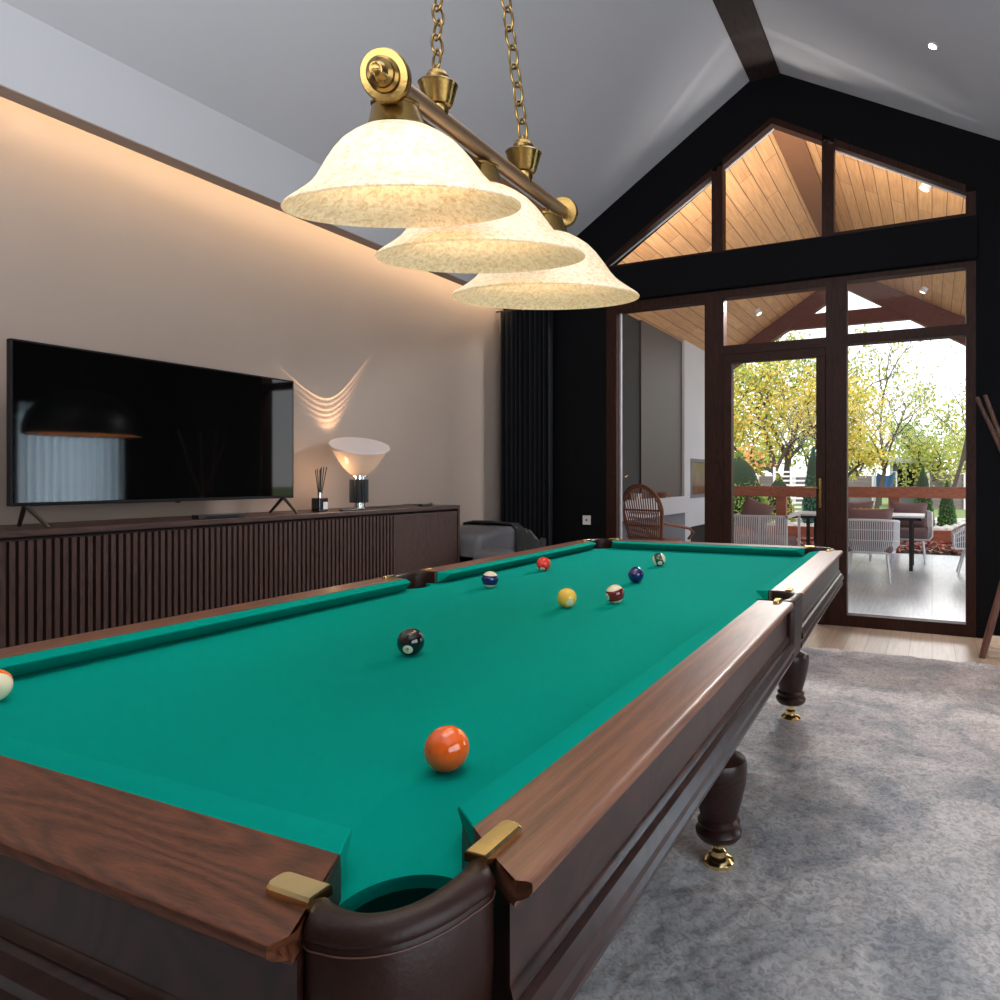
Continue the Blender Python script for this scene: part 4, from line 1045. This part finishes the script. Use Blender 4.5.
# hedge line far behind
random.seed(5)
for i in range(9):
    x = -11+2.6*i
    tree(['hazy green tree in the far tree line', 'hazy yellow-green tree in the far tree line'][i % 2], x, 36+random.uniform(-1, 2), 0, random.uniform(3.6, 5.6), 2.0, M['lmix'] if i % 2 else M['lgreen'], 1300, .12, trunk=.12, group='far tree line', levels=2)
# shed, fences
shd = empty('garden_shed', (-.9, 26, 0), 'grey garden shed with dark window and white corner boards', 'shed')
b = NB(); box(b, -1.35, -.30, 25.5, 27.5, .1, 1.70); mk('wall', b, M['shed'], shd, True, None)
b = NB(); prism(b, [(-1.55, 1.68), (-.10, 1.68), (-.3, 1.86), (-1.35, 1.86)], 'y', 25.3, 27.7); mk('roof', b, M['shedw'], shd, True, None)
for x in (-1.35, -.40):
    b = NB(); box(b, x, x+.11, 25.46, 25.5, .1, 1.68); mk('corner_board', b, M['shedw'], shd, True, None)
b = NB(); box(b, -1.08, -.55, 25.46, 25.5, .9, 1.52); w_ = mk('window', b, M['tvblack'], shd, True, None)
b = NB(); box(b, -.83, -.80, 25.44, 25.46, .9, 1.52); mk('glazing_bar', b, M['shedw'], w_, True, None)
fn_ = empty('board_fence', (1.5, 25, 0), 'dark boarded garden fence with white posts right of the shed', 'fence')
b = NB(); box(b, -.2, 6, 24.6, 24.66, .1, 1.28); mk('panel', b, M['fence'], fn_, True, None)
for i in range(6):
    x = -.12+1.1*i; b = NB(); box(b, x-.05, x+.05, 24.5, 24.6, .1, 1.34); mk('post', b, M['shedw'], fn_, True, None)
wf = empty('slatted_fence', (-3.2, 17.2, 0), 'white slatted fence panel behind the railing post in the door view', 'fence')
for i in range(3):
    x = -3.62+.42*i; b = NB(); box(b, x-.03, x+.03, 17.14, 17.2, .1, 1.45); mk('post', b, M['fencew'], wf, True, None)
b = NB()
for i in range(11): box(b, -3.65, -2.2, 17.2, 17.22, .20+.11*i, .245+.11*i)
mk('slats', b, M['fencew'], wf, True, None)
bf = empty('boundary_fence', (-6, 27, 0), 'long grey boundary fence far behind the garden trees', 'fence')
b = NB(); box(b, -14, -1.7, 27.0, 27.06, .1, 1.25); mk('panel', b, M['fence'], bf, True, None)
for i in range(9): 
    x = -13.6+1.45*i; b = NB(); box(b, x-.05, x+.05, 26.92, 27.0, .1, 1.3); mk('post', b, M['shedw'], bf, True, None)
tp = empty('blue_tarp', (-1.35, 22.5, 0), 'blue tarpaulin hung over a garden frame left of the shed', 'tarpaulin')
b = NB(); n = 12; g = []
for j, z in enumerate((1.34, 1.15, .9, .65)):
    g.append([b.verts.new((-1.55+.52*i/n-.03*j, 22.5+.05*math.sin(i*1.5+j), z-.10*math.sin(i/n*PI)*(j == 0))) for i in range(n+1)])
for A, B in zip(g, g[1:]):
    for i in range(n): b.faces.new((A[i], A[i+1], B[i+1], B[i]))
mk('sheet', b, M['tarp'], tp, True, 2)
b = NB(); tube(b, [(-1.6, 22.5, .1), (-1.6, 22.5, 1.36), (-1.0, 22.5, 1.36), (-1.0, 22.5, .1)], .025, 6); mk('frame', b, M['shedw'], tp, True)

# ---------------- patio furniture
def armchair(label, x, y, rot, w=.66, cushion_back=True, group='white rope armchairs'):
    """local: back toward -Y, opens toward +Y"""
    o = empty('rope_armchair', (x, y, 0), label, 'armchair', group, rotz=rot)
    h0, h1 = .33, .70; d = .62
    def U(s, r=1):   # s in 0..1 around back from front-left to front-right
        # rounded U plan
        p = [(-w/2, d/2), (-w/2, -d/2+.16), (-w/2+.05, -d/2+.05), (-w/2+.16, -d/2), (w/2-.16, -d/2), (w/2-.05, -d/2+.05), (w/2, -d/2+.16), (w/2, d/2)]
        L_ = [0]
        for a, c in zip(p, p[1:]): L_.append(L_[-1]+math.dist(a, c))
        t = s*L_[-1]
        for i in range(len(p)-1):
            if t <= L_[i+1]+1e-9:
                f = (t-L_[i])/(L_[i+1]-L_[i]); q = (p[i][0]+(p[i+1][0]-p[i][0])*f, p[i][1]+(p[i+1][1]-p[i][1])*f); break
        return Vector((q[0]*r, q[1]*r+(.03 if r < 1 else 0), 0))
    def top(s): return h1-.20*(abs(2*s-1)**3)
    b = NB()
    tube(b, [U(i/30)+Vector((0, 0, top(i/30))) for i in range(31)], .014, 8)
    tube(b, [U(i/30, .86)+Vector((0, 0, h0)) for i in range(31)], .014, 8)
    for s in (0, 1): tube(b, [U(s)+Vector((0, 0, top(s))), U(s)+Vector((0, 0, h0+.05)), U(s, .86)+Vector((0, 0, h0))], .014, 8)
    tube(b, [U(0, .86)+Vector((0, 0, h0)), U(1, .86)+Vector((0, 0, h0))], .014, 8)
    mk('frame', b, M['whitemetal'], o, smooth=1)
    b = NB(); n = 74
    for i in range(n+1):
        s = i/n; A = U(s)+Vector((0, 0, top(s))); B = U(s, .86)+Vector((0, 0, h0)); m_ = A.lerp(B, .55)+(U(s)-U(s, .86))*.45
        tube(b, [A, m_, B], .0062, 4, caps=False)
    for zf in (.3, .62):
        tube(b, [(U(i/30)).lerp(U(i/30, .86), zf*.4)*1.01+Vector((0, 0, top(i/30)+(h0-top(i/30))*zf)) for i in range(31)], .006, 5)
    mk('rope_weave', b, M['rope'], o, smooth=1)
    b = NB(); box(b, -w*.41, w*.41, -d*.38, d*.5, h0-.01, h0+.14); mk('seat_cushion', b, M['mauve'], o, smooth=1.2, bevel=.045, bseg=4)
    if cushion_back:
        b = NB(); cushion(b, (0, -d*.24, .63), w*.86, .42, .17, Matrix.Rotation(math.radians(-12), 3, 'X')); mk('back_cushion', b, M['mauve'], o, smooth=1.5)
    for sx_ in (-1, 1):
        for sy_ in (-1, 1):
            b = NB(); tube(b, [(sx_*w*.30, sy_*d*.28, h0), (sx_*w*.36, sy_*d*.42, 0)], [.014, .011], 8); mk('leg', b, M['whitemetal'], o)
    return o
armchair('white rope armchair with its back to the window, nearest the glass', -.665, 8.33, .05, .64)
armchair('white rope armchair behind the patio table, facing the house, right one', -.30, 10.35, PI, .60)
armchair('white rope armchair behind the patio table, left of its twin', -1.02, 10.40, PI+.05, .60)
armchair('white rope armchair at the right end of the patio table', .545, 9.25, PI/2, .62)
# sofa on the left
o = empty('patio_sofa', (-1.87, 8.4, 0), 'white slatted patio sofa seen from behind through the glazed door', 'sofa')
b = NB(); rect_frame(b, 'x', -2.24, -1.56, .18, .72, .02, 8.12, 8.15); box(b, -1.905, -1.885, 8.12, 8.15, .2, .7); mk('back_frame', b, M['whitemetal'], o, True, None)
b = NB()
for i in range(26):
    x = -2.22+.0262*i; tube(b, [(x, 8.135, .70), (x, 8.10, .45), (x, 8.135, .20)], .0095, 5)
mk('rope_weave', b, M['rope'], o, True, 1)
for x in (-2.24, -1.58):
    b = NB(); box(b, x, x+.03, 8.12, 8.95, .69, .72); box(b, x, x+.03, 8.92, 8.95, 0, .7); box(b, x, x+.03, 8.12, 8.15, 0, .2); mk('arm_frame', b, M['whitemetal'], o, True, None)
b = NB(); box(b, -2.2, -1.6, 8.18, 8.98, .26, .42); mk('seat_cushion', b, M['mauve'], o, True, 1.2, bevel=.04, bseg=4)
b = NB(); box(b, -2.22, -1.58, 8.15, 8.95, .20, .26); mk('seat_frame', b, M['whitemetal'], o, True, None)
b = NB(); cushion(b, (-2.0, 8.32, .70), .40, .42, .17, Matrix.Rotation(.35, 3, 'Y') @ Matrix.Rotation(-.25, 3, 'X'))
tag(mk('throw_cushion', b, M['mauve'], smooth=1.5), 'mauve throw cushion standing on the white patio sofa', 'cushion')
# table
o = empty('patio_table', (-.95, 9.55, 0), 'long patio table with pale top and dark square legs', 'table')
b = NB(); box(b, -1.74, -.085, 9.15, 9.95, .672, .695); mk('tabletop', b, M['tabletop'], o, True, None, bevel=.003)
b = NB()
box(b, -1.70, -.12, 9.19, 9.23, .635, .672); box(b, -1.70, -.12, 9.87, 9.91, .635, .672); box(b, -1.70, -1.66, 9.19, 9.91, .635, .672); box(b, -.16, -.12, 9.19, 9.91, .635, .672)
mk('apron', b, M['bmetal'], o, True, None)
for (x, y) in ((-.24, 9.25), (-.24, 9.88), (-1.50, 9.25), (-1.50, 9.88)):
    b = NB(); box(b, x-.022, x+.022, y-.022, y+.022, 0, .64); mk('leg', b, M['bmetal'], o, True, None)
# bread on the table
tv_ = empty('serving_tray', (-.86, 9.4, .695), 'dark serving tray on the patio table', 'tray')
b = NB(); box(b, -1.25, -.62, 9.22, 9.50, .695, .71); mk('board', b, M['bmetal'], tv_, True, None)
b = NB(); tube(b, [(-.62, 9.28, .712), (-.59, 9.28, .725), (-.59, 9.42, .725), (-.62, 9.42, .712)], .006, 6); mk('handle', b, M['bmetal'], tv_, True)
for i in range(9):
    x = -1.19+.068*i; b = NB(); sphere(b, (x, 9.30+.05*((i*3) % 4)/2, .745), .042, 1, .8, .8, 12, 8); 
    tag(mk('bread_roll', b, M['bread'], smooth=2), 'golden bread roll on the tray on the patio table', 'bread roll', 'bread rolls on the patio table')
# rattan chair
rx, ry = -2.96, 7.5
o = empty('rattan_chair', (rx, ry, 0), 'brown rattan chair with tall arched back outside the left pane', 'chair', rotz=-.22)
def arch(s, k=1.0):    # s 0..1 outline of the arched back
    a = PI*s; w_ = .285*k
    return (-w_*math.cos(a)*(1 if True else 1), (1.09-.30+.30*k*math.sin(a)))
b = NB()
out = [(-.22, .42)] + [(arch(i/20)[0], arch(i/20)[1]) for i in range(21)] + [(.22, .42)]
P3 = lambda x, z: Vector((x, -.25-.22*(z-.42), z))
tube(b, [P3(*p) for p in out], .016, 8); tube(b, [P3(p[0]*.90, p[1]-.025) for p in out], .010, 8)
mk('back_frame', b, M['rattan'], o, smooth=1)
b = NB()
for i in range(15):
    x = -.20+.4*i/14
    xt = x*1.22; zt = .79+.30*math.sqrt(max(0, 1-(xt/.285)**2))
    tube(b, [P3(x*.9, .42), P3(x*1.1, .75), P3(xt, zt)], .0075, 5)
for z in (.80, .62, .48): tube(b, [P3(-.26, z), P3(.26, z)], .012, 6)
for i in range(13): tube(b, [P3(-.22+.36*i/12, .48), P3(-.16+.36*i/12, .62)], .005, 4)
for i in range(13): tube(b, [P3(-.24+.38*i/12, .62), P3(-.16+.38*i/12, .80)], .005, 4)
mk('back_weave', b, M['rattan'], o, smooth=1)
b = NB(); lathe(b, [(.27, .38), (.29, .41), (.27, .44), (.1, .45)], 24, (0, 0, 0)); mk('seat', b, M['rattan'], o, smooth=.8)
for s in (-1, 1):
    b = NB(); tube(b, [P3(s*.24, .66), Vector((s*.33, -.1, .62)), Vector((s*.36, .12, .58)), Vector((s*.33, .26, .52)), Vector((s*.27, .24, .44))], .017, 8); mk('armrest', b, M['rattan'], o, smooth=1)
    for q in (-1, 1):
        b = NB(); tube(b, [(s*.22, q*.2, .40), (s*.25, q*.24, 0)], .016, 8); mk('leg', b, M['rattan'], o, smooth=1)

# ------------------------------------------------------------------ lights
def area(name, loc, rot, sx, sy, e, col=(1, 1, 1), spread=None):
    l = bpy.data.lights.new(name, 'AREA'); l.shape = 'RECTANGLE'; l.size = sx; l.size_y = sy; l.energy = e; l.color = col
    if spread: l.spread = spread
    o = bpy.data.objects.new(name, l); COL.objects.link(o); o.location = loc; o.rotation_euler = rot; return o
# LED strip in the cove
area('cove_strip', (-3.64, (YF+YB)/2, 2.90), (0, math.radians(-118), 0), .03, YB-YF-.1, 125, (1, .73, .42))
# daylight through the right wall windows
area('window_daylight', (XR+.16, .05, 1.35), (0, math.radians(90), 0), 1.9, 3.2, 45, (.86, .93, 1))
area('window_daylight', (XR+.16, 4.42, 1.12), (0, math.radians(90), 0), 1.5, .95, 80, (.86, .93, 1))
# added soft fill high over the table; no such fixture is there
area('overhead_fill', (-.75, 1.6, 3.95), (0, 0, 0), 1.6, 3.0, 50, (1, .98, .96))
area('ceiling_fill', (-.8, -.5, 2.1), (math.radians(148), 0, 0), 3.0, 1.5, 120, (.93, .96, 1))  # added fill aimed up to brighten the ceiling slopes, no fixture
# dome pendant bulb
l = bpy.data.lights.new('dome_bulb', 'POINT'); l.energy = 22; l.color = (1, .6, .3); l.shadow_soft_size = .05
o = bpy.data.objects.new('dome_bulb', l); COL.objects.link(o); o.location = (1.02, 4.1, 1.95)
# table lamp: warm glow and the thrown light pattern
l = bpy.data.lights.new('lamp_glow', 'POINT'); l.energy = 1.6; l.color = (1, .60, .30); l.shadow_soft_size = .03
o = bpy.data.objects.new('lamp_glow', l); COL.objects.link(o); o.location = (LX-.02, LY-.20, CBZ+.24)
l = bpy.data.lights.new('lamp_beam', 'SPOT'); l.energy = 48; l.color = (1, .62, .34); l.shadow_soft_size = .002; l.spot_size = math.radians(178); l.spot_blend = 0
o = bpy.data.objects.new('lamp_beam', l); COL.objects.link(o); o.location = (-3.70, 3.47, 1.455)
o.rotation_euler = Matrix(((0, 0, 1), (1, 0, 0), (0, 1, 0))).to_euler()     # shines at the wall, local Y up
l.use_nodes = True; nt = l.node_tree; L = nt.links; em = nt.nodes['Emission']
def mth(op, a, b_=None, c=None):
    n = N(nt, 'ShaderNodeMath', operation=op)
    for i, v in enumerate((a, b_, c)):
        if v is None: continue
        if isinstance(v, (int, float)): n.inputs[i].default_value = v
        else: L.new(v, n.inputs[i])
    return n.outputs[0]
tc = N(nt, 'ShaderNodeTexCoord'); sp_ = N(nt, 'ShaderNodeSeparateXYZ'); L.new(tc.outputs['Normal'], sp_.inputs[0])
az = mth('MAXIMUM', mth('ABSOLUTE', sp_.outputs['Z']), .02)
u = mth('MULTIPLY', mth('DIVIDE', sp_.outputs['X'], az), 1.0); v = mth('MULTIPLY', mth('DIVIDE', sp_.outputs['Y'], az), 1.0)
w_ = mth('SUBTRACT', mth('SUBTRACT', v, mth('MULTIPLY', mth('SQRT', mth('ADD', mth('MULTIPLY', u, u), 1)), 1.02)), mth('MULTIPLY', u, .275))
tot = None
for (c0, wd, amp) in ((.69, .035, 1.0), (.45, .05, .45), (.20, .05, .65), (-.02, .05, .75), (-.26, .08, .7), (-.50, .12, .55)):
    q = mth('DIVIDE', mth('SUBTRACT', w_, c0), wd)
    g = mth('MULTIPLY', mth('EXPONENT', mth('MULTIPLY', mth('MULTIPLY', q, q), -1)), amp)
    tot = g if tot is None else mth('ADD', tot, g)
clampf = lambda x: mth('MINIMUM', mth('MAXIMUM', x, 0), 1)
mask = mth('MULTIPLY', clampf(mth('MULTIPLY', mth('SUBTRACT', .76, w_), 12)), clampf(mth('MULTIPLY', mth('ADD', w_, .95), 5)))
wp = mth('MAXIMUM', mth('ADD', w_, .9), .01)
sg = mth('ADD', mth('MULTIPLY', mth('POWER', wp, 1.6), .66), .34)
q = mth('DIVIDE', u, sg); side = mth('EXPONENT', mth('MULTIPLY', mth('MULTIPLY', q, q), -1))
fall = mth('POWER', mth('ADD', mth('ADD', mth('MULTIPLY', u, u), mth('MULTIPLY', v, v)), 1), 1.5)
res = mth('MULTIPLY', mth('MULTIPLY', mth('MULTIPLY', mth('ADD', tot, .10), mask), side), mth('MULTIPLY', mth('MINIMUM', fall, 90), .1))
L.new(res, em.inputs['Strength'])

area('porch_fill', (-1.2, 6.08, 3.06), (math.radians(145), 0, 0), 2.4, .08, 60, (1, .93, .86))  # added light hidden behind the black beam, brightens the porch planks
area('ball_shadow_fill', (-1.0, 5.95, 2.80), (math.radians(-63), 0, 0), .8, .05, 115, (1, .97, .94))  # added unseen lamp behind the beam, throws ball shadows and rail sheen
l = bpy.data.lights.new('low_sun_fill', 'SUN'); l.energy = 0.15; l.angle = .16; l.color = (1, .97, .94)  # added second sun, set low for shadows along the table
o = bpy.data.objects.new('low_sun_fill', l); COL.objects.link(o); o.rotation_euler = Vector((0, 1, math.tan(math.radians(17)))).to_track_quat('Z', 'Y').to_euler()
l = bpy.data.lights.new('sun', 'SUN'); l.energy = 3.2; l.angle = .6; l.color = (1, .97, .92)
o = bpy.data.objects.new('sun', l); COL.objects.link(o); o.rotation_euler = (math.radians(38), math.radians(18), 0)
w = bpy.data.worlds.new('sky'); SC.world = w; w.use_nodes = True; nt = w.node_tree; bg = nt.nodes['Background']
tc = N(nt, 'ShaderNodeTexCoord'); nz = N(nt, 'ShaderNodeTexNoise'); nz.inputs['Scale'].default_value = 2.5; nz.inputs['Detail'].default_value = 5
cr = N(nt, 'ShaderNodeValToRGB'); cr.color_ramp.elements[0].color = (.80, .87, .96, 1); cr.color_ramp.elements[1].color = (1, 1, 1, 1)
cr.color_ramp.elements[0].position = .35; cr.color_ramp.elements[1].position = .6
nt.links.new(tc.outputs['Generated'], nz.inputs['Vector']); nt.links.new(nz.outputs['Fac'], cr.inputs[0]); nt.links.new(cr.outputs[0], bg.inputs[0]); bg.inputs[1].default_value = 2.1

# ------------------------------------------------------------------ camera
cd = bpy.data.cameras.new('camera'); cam = bpy.data.objects.new('camera', cd); COL.objects.link(cam)
cam.location = (0, 0, H); cam.rotation_euler = (PI/2, 0, math.atan2(312, 676))
cd.sensor_fit = 'HORIZONTAL'; cd.sensor_width = 36; cd.lens = 676/1000*36; cd.shift_x = -.12; cd.shift_y = -.022
cd.clip_start = .05; cd.clip_end = 300
SC.camera = cam
SC.view_settings.view_transform = 'Standard'; SC.view_settings.look = 'None'; SC.view_settings.exposure = 0
SC.cycles.max_bounces = 8
SC.cycles.sample_clamp_indirect = 4
